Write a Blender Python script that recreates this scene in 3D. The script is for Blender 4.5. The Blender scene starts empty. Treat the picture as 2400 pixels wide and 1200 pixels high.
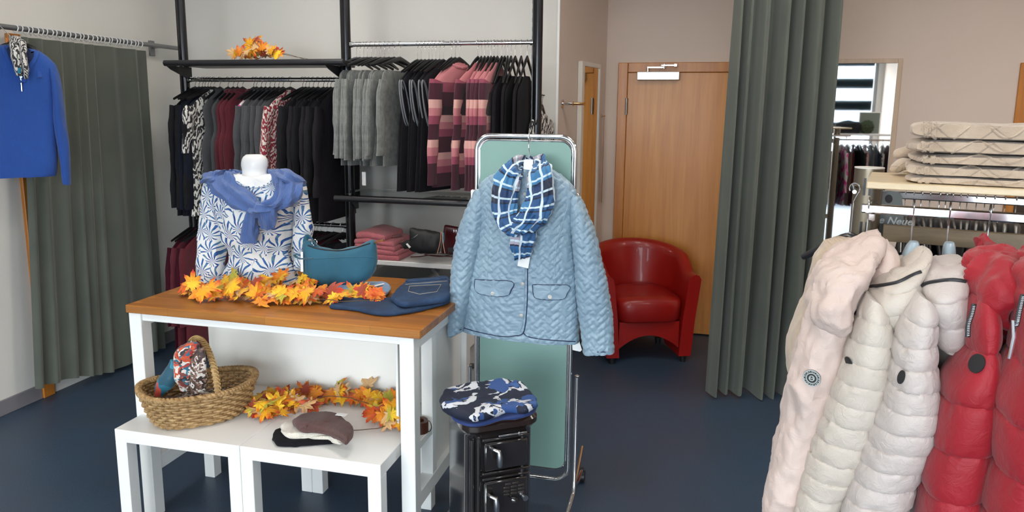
import bpy, bmesh, math, random
import numpy as np
from mathutils import Vector, Matrix

random.seed(7)
rng = np.random.RandomState(11)
S = bpy.context.scene
COL = S.collection

# ------------------------------------------------------------------ camera
FPX, CYP, PITCH, YAW, ROLL = 1680.55, 536.6, .16336, .242336, .01013
CAM = np.array([0.0, 0.0, 1.66])
_f = np.array([-math.sin(YAW)*math.cos(PITCH), math.cos(YAW)*math.cos(PITCH), -math.sin(PITCH)])
_r = np.array([math.cos(YAW), math.sin(YAW), 0.0])
_u = np.cross(_r, _f)
CR = _r*math.cos(ROLL) + _u*math.sin(ROLL)
CU = _u*math.cos(ROLL) - _r*math.sin(ROLL)
CF = _f
cam = bpy.data.objects.new('camera', bpy.data.cameras.new('camera'))
COL.objects.link(cam)
cam.matrix_world = Matrix(((CR[0], CU[0], -CF[0], CAM[0]), (CR[1], CU[1], -CF[1], CAM[1]), (CR[2], CU[2], -CF[2], CAM[2]), (0, 0, 0, 1)))
cam.data.sensor_width = 36.0
cam.data.lens = FPX*36.0/2400.0
cam.data.shift_y = -(600.0-CYP)/2400.0
cam.data.clip_start = 0.05
S.camera = cam

# ------------------------------------------------------------------ world, daylight, exposure
S.view_settings.view_transform = 'Standard'
S.view_settings.look = 'None'
S.view_settings.exposure = -0.08
S.view_settings.gamma = 1.0
S.view_settings.use_curve_mapping = False
world = bpy.data.worlds.new('sky')
S.world = world
world.use_nodes = True
wn = world.node_tree.nodes
wb = wn['Background']
wb.inputs[0].default_value = (0.86, 0.94, 1.0, 1)
wb.inputs[1].default_value = 15.0
S.cycles.max_bounces = 8
S.cycles.diffuse_bounces = 5
S.cycles.glossy_bounces = 4
S.cycles.transmission_bounces = 4
S.cycles.caustics_reflective = False
S.cycles.caustics_refractive = False
S.cycles.use_denoising = True

def area_light(name, loc, size, energy, color, rot, portal=False, sy=None):
    l = bpy.data.lights.new(name, 'AREA')
    l.shape = 'RECTANGLE'; l.size = size; l.size_y = sy or size
    l.energy = energy; l.color = color
    if portal: l.cycles.is_portal = True
    o = bpy.data.objects.new(name, l); COL.objects.link(o)
    o.location = loc; o.rotation_euler = rot
    return o
# daylight enters through the shop window behind the camera (opening X -4.0..3.4, Z 0.35..2.75 at Y -4.0)
area_light('window_portal', (-0.1, -4.02, 1.6), 6.9, 1, (1, 1, 1), (math.radians(90), 0, 0), True, 2.7)

# ------------------------------------------------------------------ pixel helpers (photograph 2400x1200 -> real place on a real plane)
def ray(x, y):
    return CF*FPX + CR*(x-1200.0) - CU*(y-CYP)
def W(x, y, X=None, Y=None, Z=None):
    d = ray(x, y)
    if X is not None: t = (X-CAM[0])/d[0]
    elif Y is not None: t = (Y-CAM[1])/d[1]
    else: t = (Z-CAM[2])/d[2]
    return CAM + d*t
class Plane:
    """a real upright plane through p, facing azimuth n (2D); at(px,py,off) gives points on it"""
    def __init__(s, p, n):
        s.p = np.array(p, float); n = np.array([n[0], n[1], n[2] if len(n) > 2 else 0.0], float); s.n = n/np.linalg.norm(n)
        s.h = np.array([-s.n[1], s.n[0], 0.0]); s.h /= np.linalg.norm(s.h)
    def at(s, x, y, off=0.0):
        d = ray(x, y); q = s.p + s.n*off
        return CAM + d*(((q-CAM)@s.n)/(d@s.n))

# ------------------------------------------------------------------ numpy noise
_tab = rng.rand(64, 64, 64)
def vnoise(p):
    p = np.asarray(p, float); i = np.floor(p).astype(int); f = p-i; f = f*f*(3-2*f)
    def g(a, b, c): return _tab[(i[..., 0]+a) & 63, (i[..., 1]+b) & 63, (i[..., 2]+c) & 63]
    x, y, z = f[..., 0], f[..., 1], f[..., 2]
    return (((g(0,0,0)*(1-x)+g(1,0,0)*x)*(1-y)+(g(0,1,0)*(1-x)+g(1,1,0)*x)*y)*(1-z) +
            ((g(0,0,1)*(1-x)+g(1,0,1)*x)*(1-y)+(g(0,1,1)*(1-x)+g(1,1,1)*x)*y)*z)*2-1
def fbm(p, o=3):
    p = np.asarray(p, float); s = 0; a = 1
    for k in range(o): s = s+a*vnoise(p*2**k+7.3*k); a *= .5
    return s
def catmull(P, n):
    P = np.asarray(P, float)
    if len(P) < 3: 
        t = np.linspace(0, 1, n)[:, None]; return P[0]*(1-t)+P[-1]*t
    Q = np.vstack([2*P[0]-P[1], P, 2*P[-1]-P[-2]])
    d = np.r_[0, np.cumsum(np.maximum(np.linalg.norm(np.diff(P[:, :3], axis=0), axis=1), 1e-6))]
    s = np.linspace(0, d[-1], n); out = []
    for v in s:
        k = min(max(np.searchsorted(d, v, 'right')-1, 0), len(P)-2)
        t = (v-d[k])/(d[k+1]-d[k]); a, b, c, e = Q[k], Q[k+1], Q[k+2], Q[k+3]
        out.append(.5*(2*b+(c-a)*t+(2*a-5*b+4*c-e)*t*t+(3*b-a-3*c+e)*t**3))
    return np.array(out)

# ------------------------------------------------------------------ mesh helpers: a mesh is (V, F[, UV per vertex])
def merge(*ms):
    V = []; F = []; U = []; n = 0
    for m in ms:
        v = np.asarray(m[0], float).reshape(-1, 3); V.append(v)
        F += [tuple(i+n for i in f) for f in m[1]]
        U.append(np.asarray(m[2], float) if len(m) > 2 and m[2] is not None else np.zeros((len(v), 2)))
        n += len(v)
    return np.vstack(V), F, np.vstack(U)
def box(x0, x1, y0, y1, z0, z1, bev=0.0):
    if bev <= 0:
        V = [(x, y, z) for x in (x0, x1) for y in (y0, y1) for z in (z0, z1)]
        return np.array(V, float), [(0,1,3,2), (4,6,7,5), (0,4,5,1), (2,3,7,6), (0,2,6,4), (1,5,7,3)], None
    V = []; idx = {}
    for i, (x, sx) in enumerate(((x0, 1), (x1, -1))):
        for j, (y, sy) in enumerate(((y0, 1), (y1, -1))):
            for k, (z, sz) in enumerate(((z0, 1), (z1, -1))):
                for a in range(3):
                    o = [bev*sx, bev*sy, bev*sz]; o[a] = 0
                    idx[(i, j, k, a)] = len(V); V.append((x+o[0], y+o[1], z+o[2]))
    F = []
    for a in range(3):
        b, c = [(1, 2), (0, 2), (0, 1)][a]
        for s in (0, 1):
            q = []
            for (u, v) in ((0, 0), (1, 0), (1, 1), (0, 1)):
                t = [0, 0, 0]; t[a] = s; t[b] = u; t[c] = v; q.append(idx[(*t, a)])
            F.append(tuple(q))
    for a in range(3):
        b, c = [(1, 2), (0, 2), (0, 1)][a]
        for u in (0, 1):
            for v in (0, 1):
                t0 = [0, 0, 0]; t0[b] = u; t0[c] = v; t1 = list(t0); t1[a] = 1
                F.append((idx[(*t0, b)], idx[(*t1, b)], idx[(*t1, c)], idx[(*t0, c)]))
    for i in (0, 1):
        for j in (0, 1):
            for k in (0, 1): F.append((idx[(i, j, k, 0)], idx[(i, j, k, 1)], idx[(i, j, k, 2)]))
    return np.array(V, float), F, None
def frame_rot(m, origin, az):
    """rotate a mesh about Z through origin"""
    V = np.array(m[0], float)-np.array(origin); c, s = math.cos(az), math.sin(az)
    V = np.c_[V[:, 0]*c-V[:, 1]*s, V[:, 0]*s+V[:, 1]*c, V[:, 2]]+np.array(origin)
    return (V, m[1]) + tuple(m[2:])
def xf(m, M):
    V = np.asarray(m[0], float); A = np.array(M)
    return (V@A[:3, :3].T+A[:3, 3],) + tuple(m[1:])
def rings(R, closed=True, cap=True, uvs=None):
    R = np.asarray(R, float); m, n, _ = R.shape; V = R.reshape(-1, 3); F = []
    for i in range(m-1):
        for j in range(n if closed else n-1):
            k = (j+1) % n
            F.append((i*n+j, i*n+k, (i+1)*n+k, (i+1)*n+j))
    if cap and closed:
        F.append(tuple(range(n-1, -1, -1))); F.append(tuple((m-1)*n+j for j in range(n)))
    if uvs is None: uvs = np.stack(np.meshgrid(np.linspace(0, 1, n), np.linspace(0, 1, m)), -1)
    return V, F, np.asarray(uvs).reshape(-1, 2)
def tube(P, r, n=8, cap=True, closed=False, flat=1.0, up=(0.0, 0.0, 1.0)):
    P = np.asarray(P, float); m = len(P)
    T = np.gradient(P, axis=0) if not closed else (np.roll(P, -1, 0)-np.roll(P, 1, 0))
    T /= np.linalg.norm(T, axis=1)[:, None]+1e-12
    r = np.broadcast_to(r, (m,)); R = []
    a = np.cross(T[0], up); 
    if np.linalg.norm(a) < 1e-3: a = np.cross(T[0], (1.0, 0.1, 0))
    a /= np.linalg.norm(a); th = np.arange(n)*2*math.pi/n
    L = np.r_[0, np.cumsum(np.linalg.norm(np.diff(P, axis=0), axis=1))]
    for i in range(m):
        a = a-T[i]*(a@T[i]); a /= np.linalg.norm(a); b = np.cross(T[i], a)
        R.append(P[i]+r[i]*(np.cos(th)[:, None]*a+flat*np.sin(th)[:, None]*b))
    if closed: R.append(R[0]); L = np.r_[L, L[-1]]
    uv = np.stack([np.broadcast_to(th/(2*math.pi)*6.28*float(r.mean()), (len(R), n)), np.broadcast_to(L[:, None], (len(R), n))], -1)
    return rings(np.array(R), True, cap and not closed, uv)
def cyl(p0, p1, r, n=16, r1=None):
    return tube([p0, p1], [r, r if r1 is None else r1], n)
def lathe(prof, c, n=24, axis='Z'):
    th = np.arange(n)*2*math.pi/n; R = []
    for (r, z) in prof:
        if axis == 'Z': R.append(np.c_[c[0]+r*np.cos(th), c[1]+r*np.sin(th), np.full(n, c[2]+z)])
        elif axis == 'Y': R.append(np.c_[c[0]+r*np.cos(th), np.full(n, c[1]+z), c[2]+r*np.sin(th)])
        else: R.append(np.c_[np.full(n, c[0]+z), c[1]+r*np.cos(th), c[2]+r*np.sin(th)])
    return rings(np.array(R))
def prism(poly, d, n):
    """polygon (list of 3D points) extruded by vector n*d"""
    P = np.asarray(poly, float); k = len(P); Q = P+np.asarray(n, float)*d
    F = [tuple(range(k)), tuple(range(2*k-1, k-1, -1))]+[(i, i+k, (i+1) % k+k, (i+1) % k) for i in range(k)]
    return np.vstack([P, Q]), F, None
def sheet(G, uv=None):
    """open grid of points m x n"""
    G = np.asarray(G, float); m, n, _ = G.shape
    if uv is None: uv = np.stack(np.meshgrid(np.linspace(0, 1, n), np.linspace(0, 1, m)), -1)
    return rings(G, False, False, uv)
def grid_normals(G):
    a = np.gradient(G, axis=0); b = np.gradient(G, axis=1); n = np.cross(a, b)
    return n/(np.linalg.norm(n, axis=-1, keepdims=True)+1e-12)
def slab(G, th, uv=None):
    """closed thick cloth from a grid: front grid + back grid moved by -normal*th, rim closed"""
    G = np.asarray(G, float); m, n, _ = G.shape; N = grid_normals(G); B = G-N*th
    if uv is None: uv = np.stack(np.meshgrid(np.linspace(0, 1, n), np.linspace(0, 1, m)), -1)
    V = np.vstack([G.reshape(-1, 3), B.reshape(-1, 3)]); o = m*n; F = []
    for i in range(m-1):
        for j in range(n-1):
            a, b, c, d = i*n+j, i*n+j+1, (i+1)*n+j+1, (i+1)*n+j
            F.append((a, b, c, d)); F.append((o+d, o+c, o+b, o+a))
    rim = [j for j in range(n)]+[i*n+n-1 for i in range(1, m)]+[(m-1)*n+j for j in range(n-2, -1, -1)]+[i*n for i in range(m-2, 0, -1)]
    for a, b in zip(rim, rim[1:]+rim[:1]): F.append((b, a, o+a, o+b))
    return V, F, np.vstack([uv.reshape(-1, 2)]*2)
def loft(sl, m=60, n=40, p=2.0, disp=None, cap=True, uvscale=True):
    """sl: list of (center, half-width vec, half-thickness vec). disp(u,v,th,P,N)->offset; u,v in metres"""
    A = np.array([np.r_[c, h, t] for c, h, t in sl], float)
    A = catmull(A, m); C = A[:, :3]; H = A[:, 3:6]; T = A[:, 6:9]
    th = np.arange(n)*2*math.pi/n; c, s = np.cos(th), np.sin(th)
    c = np.sign(c)*np.abs(c)**(2/p); s = np.sign(s)*np.abs(s)**(2/p)
    R = C[:, None]+H[:, None]*c[None, :, None]+T[:, None]*s[None, :, None]
    L = np.r_[0, np.cumsum(np.linalg.norm(np.diff(C, axis=0), axis=1))]
    per = np.linalg.norm(np.diff(np.concatenate([R, R[:, :1]], 1), axis=1), axis=2)
    ua = np.concatenate([np.zeros((m, 1)), np.cumsum(per, 1)[:, :-1]], 1)
    ua = ua-ua[:, n//4][:, None]            # zero in the middle of the +T side
    va = np.broadcast_to(L[:, None], ua.shape)
    if disp is not None:
        Rn = np.concatenate([R, R[:, :1]], 1); N = grid_normals(np.concatenate([R[:, -1:], Rn], 1))[:, 1:-1]
        out = R-C[:, None]; sg = np.sign((N*out).sum(-1, keepdims=True).sum()); N = N*(sg if sg else 1)
        R = R+N*disp(ua, va, np.broadcast_to(th, ua.shape), R, N)[..., None]
    return rings(R, True, cap, np.stack([ua, va], -1))

# ------------------------------------------------------------------ objects
ORIG = {}
def thing(name, label, cat, loc=(0, 0, 0), group=None):
    o = bpy.data.objects.new(name, None); COL.objects.link(o)
    o.location = tuple(float(v) for v in loc); o.empty_display_size = .05
    o['label'] = label; o['category'] = cat
    if group: o['group'] = group
    ORIG[o.name] = np.array(loc, float)
    return o
def make_mesh(m, name, smooth=True, ang=.7, org=None):
    V = np.asarray(m[0], float)
    if org is not None: V = V-org
    me = bpy.data.meshes.new(name)
    me.from_pydata(V.tolist(), [], [tuple(int(i) for i in f) for f in m[1]])
    me.validate()
    uv = m[2] if len(m) > 2 else None
    if uv is not None and len(uv) == len(V):
        l = me.uv_layers.new(name='UVMap'); vi = np.empty(len(me.loops), int); me.loops.foreach_get('vertex_index', vi)
        l.data.foreach_set('uv', np.asarray(uv, float)[vi].ravel())
    bm = bmesh.new(); bm.from_mesh(me); bmesh.ops.recalc_face_normals(bm, faces=bm.faces); bm.to_mesh(me); bm.free()
    if smooth:
        me.polygons.foreach_set('use_smooth', [True]*len(me.polygons))
        if ang: me.set_sharp_from_angle(angle=ang)
    return me
def part(name, m, mat, parent=None, smooth=True, ang=.7, label=None):
    org = None
    if parent is not None: org = ORIG[parent.name]
    me = make_mesh(m, name, smooth, ang, org)
    if mat is not None: me.materials.append(getattr(mat, "m", mat))
    o = bpy.data.objects.new(name, me); COL.objects.link(o)
    if parent is not None: o.parent = parent; ORIG[o.name] = org
    else: ORIG[o.name] = np.zeros(3)
    if label: o['label'] = label
    return o
def solo(name, m, mat, label, cat, group=None, smooth=True, ang=.7):
    """a thing that is one mesh, origin at its base"""
    V = np.asarray(m[0], float); org = np.array([V[:, 0].mean(), V[:, 1].mean(), V[:, 2].min()])
    me = make_mesh(m, name, smooth, ang, org); me.materials.append(getattr(mat, "m", mat))
    o = bpy.data.objects.new(name, me); COL.objects.link(o); o.location = tuple(org); ORIG[o.name] = org
    o['label'] = label; o['category'] = cat
    if group: o['group'] = group
    return o
def struct(name, m, mat, parent=None, smooth=False):
    o = part(name, m, mat, parent, smooth)
    if parent is None: o['kind'] = 'structure'
    return o
def dup(root, loc, rotz=0.0, label=None, group=None, mats=None):
    r = root.copy(); COL.objects.link(r); r.location = tuple(loc); r.rotation_euler = (0, 0, rotz)
    if label: r['label'] = label
    if group: r['group'] = group
    for ch in list(root.children):
        c = ch.copy(); COL.objects.link(c); c.parent = r
        for g in list(ch.children):
            d = g.copy(); COL.objects.link(d); d.parent = c
    return r

# ------------------------------------------------------------------ materials
class NT:
    def __init__(s, name):
        s.m = bpy.data.materials.new(name); s.m.use_nodes = True; s.t = s.m.node_tree; s.n = s.t.nodes
        s.b = s.n['Principled BSDF']
    def new(s, t, **k):
        o = s.n.new(t)
        for a, v in k.items():
            if isinstance(v, (int, float, str, bool)) and hasattr(o, a): setattr(o, a, v)
        return o
    def link(s, a, b): s.t.links.new(a, b)
    def set(s, sock, v): s.b.inputs[sock].default_value = v
    def coord(s, which='Object', scale=(1, 1, 1), rot=(0, 0, 0)):
        tc = s.new('ShaderNodeTexCoord'); mp = s.new('ShaderNodeMapping')
        mp.inputs['Scale'].default_value = scale; mp.inputs['Rotation'].default_value = rot
        s.link(tc.outputs[which], mp.inputs['Vector']); return mp.outputs[0]
    def noise(s, vec, scale, detail=3, rough=.5, dist=0):
        n = s.new('ShaderNodeTexNoise'); s.link(vec, n.inputs['Vector'])
        n.inputs['Scale'].default_value = scale; n.inputs['Detail'].default_value = detail
        n.inputs['Roughness'].default_value = rough; n.inputs['Distortion'].default_value = dist
        return n.outputs[0]
    def ramp(s, fac, stops, interp='LINEAR'):
        r = s.new('ShaderNodeValToRGB'); s.link(fac, r.inputs[0]); cr = r.color_ramp; cr.interpolation = interp
        st = sorted(stops, key=lambda q: q[0]); cr.elements.remove(cr.elements[1])
        cr.elements[0].position = st[0][0]; cr.elements[0].color = (*st[0][1], 1)
        for p, c in st[1:]: cr.elements.new(p).color = (*c, 1)
        return r.outputs[0]
    def math(s, op, a, b=None, c=None):
        m = s.new('ShaderNodeMath'); m.operation = op
        for i, v in enumerate((a, b, c)):
            if v is None: continue
            if isinstance(v, (int, float)): m.inputs[i].default_value = v
            else: s.link(v, m.inputs[i])
        return m.outputs[0]
    def mix(s, fac, a, b, mode='MIX'):
        m = s.new('ShaderNodeMix'); m.data_type = 'RGBA'; m.blend_type = mode
        for sock, v in ((m.inputs[0], fac), (m.inputs[6], a), (m.inputs[7], b)):
            if isinstance(v, tuple): sock.default_value = (*v, 1)
            elif isinstance(v, (int, float)): sock.default_value = v
            else: s.link(v, sock)
        return m.outputs[2]
    def bump(s, h, strength=.3, dist=.002):
        b = s.new('ShaderNodeBump'); b.inputs['Strength'].default_value = strength; b.inputs['Distance'].default_value = dist
        s.link(h, b.inputs['Height']); s.link(b.outputs[0], s.b.inputs['Normal'])
    def color(s, v):
        if isinstance(v, tuple): s.b.inputs['Base Color'].default_value = (*v, 1)
        else: s.link(v, s.b.inputs['Base Color'])
def hexc(h):
    c = [int(h[i:i+2], 16)/255 for i in (0, 2, 4)]
    return tuple(x/12.92 if x <= .04045 else ((x+.055)/1.055)**2.4 for x in c)
def mat(name, col, rough=.5, metal=0.0, bump=0, bscale=200, var=0.0, vscale=6, sheen=0, coat=0, spec=None):
    t = NT(name)
    if isinstance(col, str): col = hexc(col)
    t.set('Roughness', rough); t.set('Metallic', metal)
    if spec is not None: t.set('Specular IOR Level', spec)
    v = t.coord('Object')
    if var: 
        n = t.noise(v, vscale, 4)
        t.color(t.ramp(n, [(.3, tuple(c*(1-var) for c in col)), (.7, tuple(min(1, c*(1+var)) for c in col))]))
    else: t.color(col)
    if bump: t.bump(t.noise(v, bscale, 2), bump, .002)
    if sheen: t.set('Sheen Weight', sheen); t.set('Sheen Roughness', .4)
    if coat: t.set('Coat Weight', coat); t.set('Coat Roughness', .15)
    return t.m
def knit(name, col, scale=260, strength=.5, sheen=.15, var=.12, rough=.9):
    """knitted cloth: fine wale ribs"""
    t = NT(name)
    if isinstance(col, str): col = hexc(col)
    v = t.coord('Object'); n = t.noise(v, 30, 5, .6)
    t.color(t.ramp(n, [(.3, tuple(c*(1-var) for c in col)), (.7, tuple(min(1, c*(1+var)) for c in col))]))
    w = t.new('ShaderNodeTexWave'); w.bands_direction = 'X'; t.link(v, w.inputs['Vector']); w.inputs['Scale'].default_value = scale/6
    w.inputs['Distortion'].default_value = 1.5; n2 = t.noise(v, scale*2, 2)
    t.bump(t.math('ADD', w.outputs[1], n2), strength, .0015)
    t.set('Roughness', rough); t.set('Sheen Weight', sheen if max(col) > .06 else .02)
    if max(col) <= .06: t.set('Specular IOR Level', .15)
    return t.m
CHROME = mat('chrome', (.78, .78, .80), .12, 1.0)
WIRE = mat('steel_wire', (.72, .72, .74), .25, 1.0)
WHITE = mat('white_lacquer', 'F1F1EE', .35, bump=.03, bscale=80)
WHITE2 = mat('white_plastic', 'E9EAEA', .35)
BLKPL = mat('black_plastic', (.012, .012, .013), .35)
BLKMET = mat('black_painted_metal', (.03, .03, .034), .38, .3, bump=.05, bscale=300)
TAGW = mat('white_card', 'F4F4F2', .6)
# ================================================================== SETTING
def m_wall(name, col, s=1.0):
    t = NT(name); c = hexc(col); v = t.coord('Object')
    n = t.noise(v, 1.3, 3, .5)
    t.color(t.ramp(n, [(.3, tuple(x*.97 for x in c)), (.7, tuple(min(1, x*1.02) for x in c))]))
    t.set('Roughness', .85); t.bump(t.noise(v, 420*s, 3), .18, .0015); return t.m
WALLW = m_wall('wall_white_woodchip', 'DEDCD6')
WALLP = m_wall('wall_warm_rose_beige', 'D2C0B2')
def m_floor():
    t = NT('floor_blue_linoleum'); v = t.coord('Object')
    n = t.noise(v, 230, 2, .6); n2 = t.noise(v, 2.2, 3)
    a = t.ramp(n, [(.30, hexc('25323F')), (.52, hexc('31455A')), (.66, hexc('3B5068')), (.80, hexc('6A8496'))])
    b = t.mix(t.ramp(n2, [(.35, (0, 0, 0)), (.65, (1, 1, 1))]), a, t.mix(.5, a, hexc('39404C')))
    t.color(b); t.set('Roughness', .42); t.bump(t.noise(v, 60, 3), .04, .002); return t.m
FLOORM = m_floor()
XL, XR, YB, YD, YF, ZC = -3.56, 3.4, 4.5, 5.417, -4.0, 3.0
struct('floor', box(XL-.1, XR+.1, YF-.1, YD+.1, -.1, 0), FLOORM)
struct('ceiling', box(XL-.1, XR+.1, YF-.1, YD+.1, ZC, ZC+.1), mat('ceiling_white', 'E6E4E0', .9))
struct('wall_left', box(XL-.1, XL, YF-.1, YB+.1, 0, ZC), WALLW)
struct('wall_back', box(XL, -.831, YB, YB+.1, 0, ZC), WALLW)
SA, SB = (-.831, YB), (-.635, YD)
struct('wall_alcove', prism([(SA[0], SA[1], 0), (SB[0], SB[1], 0), (SB[0]-.4, SB[1]+.1, 0), (SA[0]-.4, SA[1]+.1, 0)], ZC, (0, 0, 1)), WALLP)
struct('trim_1', box(-.836, -.822, YB-.006, YB+.006, 0, ZC), WHITE)
# wall with the wooden door; unseen backing slab added to block light leaks
DX0, DX1, DZ = -.545, .455, 2.015
struct('wall_door', merge(box(SB[0]-.3, DX0+.03, YD, YD+.1, 0, ZC), box(DX0+.03, DX1-.03, YD, YD+.1, DZ-.03, ZC), box(DX1-.03, XR, YD, YD+.1, 0, ZC), box(DX0-.2, DX1+.2, YD+.1, YD+.12, 0, ZC)), WALLP)
struct('wall_right', box(XR, XR+.1, YF-.1, YD+.1, 0, ZC), WALLP)
struct('wall_front', merge(box(XL, XR, YF-.1, YF, 0, .35), box(XL, XR, YF-.1, YF, 2.75, ZC), box(XL, XL+.1, YF-.1, YF, .35, 2.75), box(XR-.1, XR, YF-.1, YF, .35, 2.75)), WALLW)
BB = mat('baseboard_grey', '7E7B80', .6, bump=.05)
struct('baseboard_left', merge(box(XL, XL+.012, YF, 3.149, 0, .085, .002), box(XL, XL+.012, 3.9, YB, 0, .085, .002)), BB)
struct('baseboard_back', box(XL, -.83, YB-.012, YB, 0, .085, .002), BB)
struct('baseboard_alcove', prism([(SA[0], SA[1], 0), (SA[0]+.012, SA[1], 0), (SB[0]+.012, SB[1], 0), (SB[0], SB[1], 0)], .07, (0, 0, 1)), BB)
struct('baseboard_door', merge(box(SB[0], DX0, YD-.012, YD, 0, .07, .002), box(DX1, XR, YD-.012, YD, 0, .07, .002)), BB)
# shop window in the wall behind the viewpoint
GLS = NT('window_glass'); GLS.set('Roughness', 0.0); GLS.set('Transmission Weight', 1.0); GLS.set('IOR', 1.02); GLS.color((1, 1, 1))
wn1 = struct('window_1', merge(box(XL+.1, XR-.1, YF-.06, YF-.02, .35, .41), box(XL+.1, XR-.1, YF-.06, YF-.02, 2.69, 2.75), *[box(x-.03, x+.03, YF-.06, YF-.02, .41, 2.69) for x in (-3.43, -1.2, 1.05, 3.27)]), mat('window_frame_grey', '8A8C8E', .4, .6))

# ---- beech materials
def m_wood(name, c1, c2, c3, axis='Z', sc=1.0, rough=.42, coat=.25, rot=(0, 0, 0)):
    t = NT(name); k = {'X': (1.2, 22, 22), 'Y': (22, 1.2, 22), 'Z': (22, 22, 1.2)}[axis]
    v = t.coord('Object', tuple(q*sc for q in k), rot)
    n = t.noise(v, 1.0, 5, .55, .6); n2 = t.noise(v, 5.0, 4, .6)
    f = t.math('ADD', t.math('MULTIPLY', n, .75), t.math('MULTIPLY', n2, .25))
    t.color(t.ramp(f, [(.32, hexc(c1)), (.5, hexc(c2)), (.68, hexc(c3))]))
    t.set('Roughness', rough); t.set('Coat Weight', coat); t.set('Coat Roughness', .3); t.bump(n2, .05, .001); return t.m
BEECH = m_wood('beech_door', 'B26E22', 'C47F2E', 'CF8E3C', 'Z', .7)
BEECHX = m_wood('beech_frame', 'A8641E', 'B87228', 'C68436', 'Z', 1)
d = struct('door_1', box(DX0+.0705, DX1-.0705, YD-.004, YD+.04, .008, DZ-.0705, .003), BEECH)
for nm, m_ in (('door_frame', box(DX0, DX0+.07, YD-.018, YD+.06, 0, DZ, .004)), ('door_frame', box(DX1-.07, DX1, YD-.018, YD+.06, 0, DZ, .004)), ('door_frame', box(DX0+.0705, DX1-.0705, YD-.018, YD+.06, DZ-.07, DZ, .004))):
    struct(nm, m_, BEECHX, d)
HNG = mat('hinge_dark_steel', (.25, .23, .21), .35, 1.0)
struct('hinge', merge(cyl((DX0+.069, YD-.028, 1.64), (DX0+.069, YD-.028, 1.76), .009, 10)), HNG, d, True)
struct('hinge', merge(cyl((DX0+.069, YD-.028, .22), (DX0+.069, YD-.028, .34), .009, 10)), HNG, d, True)
t = thing('door_closer', 'silver overhead door closer with a folding arm on the wooden door', 'door closer', (-.25, YD-.006, 1.9))
part('body', box(-.405, -.105, YD-.065, YD-.0045, 1.888, 1.948, .004), mat('brushed_aluminium', 'C9C6BE', .35, .7), t)
part('arm', merge(cyl((-.33, YD-.045, 1.948), (-.33, YD-.045, 1.975), .009, 10), box(-.335, -.205, YD-.055, YD-.045, 1.972, 1.984, .002), box(-.235, -.125, YD-.085, YD-.075, 1.985, 1.995, .002), cyl((-.215, YD-.065, 1.968), (-.215, YD-.065, 2.0), .008, 10), box(-.145, -.125, YD-.09, YD-.0185, 1.98, 2.0, .002)), CHROME, t)
# second doorway at the far right edge
d2 = struct('door_2', box(2.11, 2.95, YD-.004, YD+.0, .01, 1.95), m_wood('dark_wood_door', '2A1C12', '38261A', '46301F', 'Z'))
struct('door_frame', merge(box(2.045, 2.105, YD-.016, YD, 0, 2.0, .003), box(2.955, 3.015, YD-.016, YD, 0, 2.0, .003), box(2.1055, 2.9545, YD-.016, YD, 1.945, 2.0, .003)), BEECHX, d2)
# left wall: wooden strip beside the fitting-room curtain
t_ = struct('trim_2', box(XL, XL+.022, 3.15, 3.225, 0, 2.04, .003), BEECHX)
# curtain pole on the left wall
PX = -3.47
t = thing('curtain_pole', 'grey metal curtain pole with white rings along the left wall', 'curtain pole', (PX, 3.6, 2.06))
GREYM = mat('grey_metal', '8C8C8E', .35, .7)
part('pole', cyl((PX, 2.85, 2.062), (PX, 4.46, 2.062), .014, 14), GREYM, t)
part('bracket', merge(box(XL, XL+.012, 3.0, 3.1, 1.98, 2.1, .003), box(XL+.012, PX-.012, 3.035, 3.065, 2.045, 2.08, .002)), GREYM, t)
part('bracket', merge(box(XL, XL+.012, 4.2, 4.25, 2.0, 2.1, .003), box(XL+.012, PX-.012, 4.215, 4.235, 2.05, 2.075, .002)), GREYM, t)
ringm = make_mesh(tube([(0.0, 0, 0)]+[(0.022*math.sin(a), .004*math.sin(2*a), -.022+.022*math.cos(a)) for a in np.linspace(.01, 6.27, 15)], .0028, 6), 'ring', org=np.zeros(3)); ringm.materials.append(WHITE2)
for k in range(30):
    o = bpy.data.objects.new('ring', ringm); COL.objects.link(o); o.parent = t
    o.location = (0, 3.135+k*.0305-3.6, .018); o.rotation_euler = (0, 0, random.uniform(-.3, .3))
# curtain tape and cloth
def curtain(path, z0f, z1, folds, amp, seed, nz=44, nu=420, th=.003, sharp=1.0, flare=1.0):
    """path(s)->(x,y) at s in 0..1; pleats perpendicular to the path"""
    s = np.linspace(0, 1, nu); P = np.array([path(a, 0) for a in s]); 
    r = np.random.RandomState(seed)
    ph = np.cumsum(np.interp(s, np.linspace(0, 1, 11), r.uniform(.35, 1.9, 11))); ph = ph/ph[-1]*folds*2*math.pi
    ampv = 1+.5*np.interp(s, np.linspace(0, 1, 12), r.uniform(-1, 1, 12))
    G = np.zeros((nz, nu, 3))
    for i, h in enumerate(np.linspace(0, 1, nz)):           # 0 top ... 1 bottom
        P = np.array([path(a, h) for a in s]); T = np.gradient(P, axis=0); T /= np.linalg.norm(T, axis=1)[:, None]; N = np.c_[T[:, 1], -T[:, 0]]
        w = np.sin(ph+.5*math.sin(h*2.2+seed)); w = np.sign(w)*np.abs(w)**sharp
        a = amp*(.75+.45*h*flare)*ampv*w+amp*.35*np.sin(ph*.5+h*1.5+1)*h
        zb = z0f(s); z = z1+(zb-z1)*h
        G[i, :, 0] = P[:, 0]+N[:, 0]*a; G[i, :, 1] = P[:, 1]+N[:, 1]*a; G[i, :, 2] = z
    return slab(G, th, np.stack(np.meshgrid(s*3, np.linspace(0, 2, nz)), -1))
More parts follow.
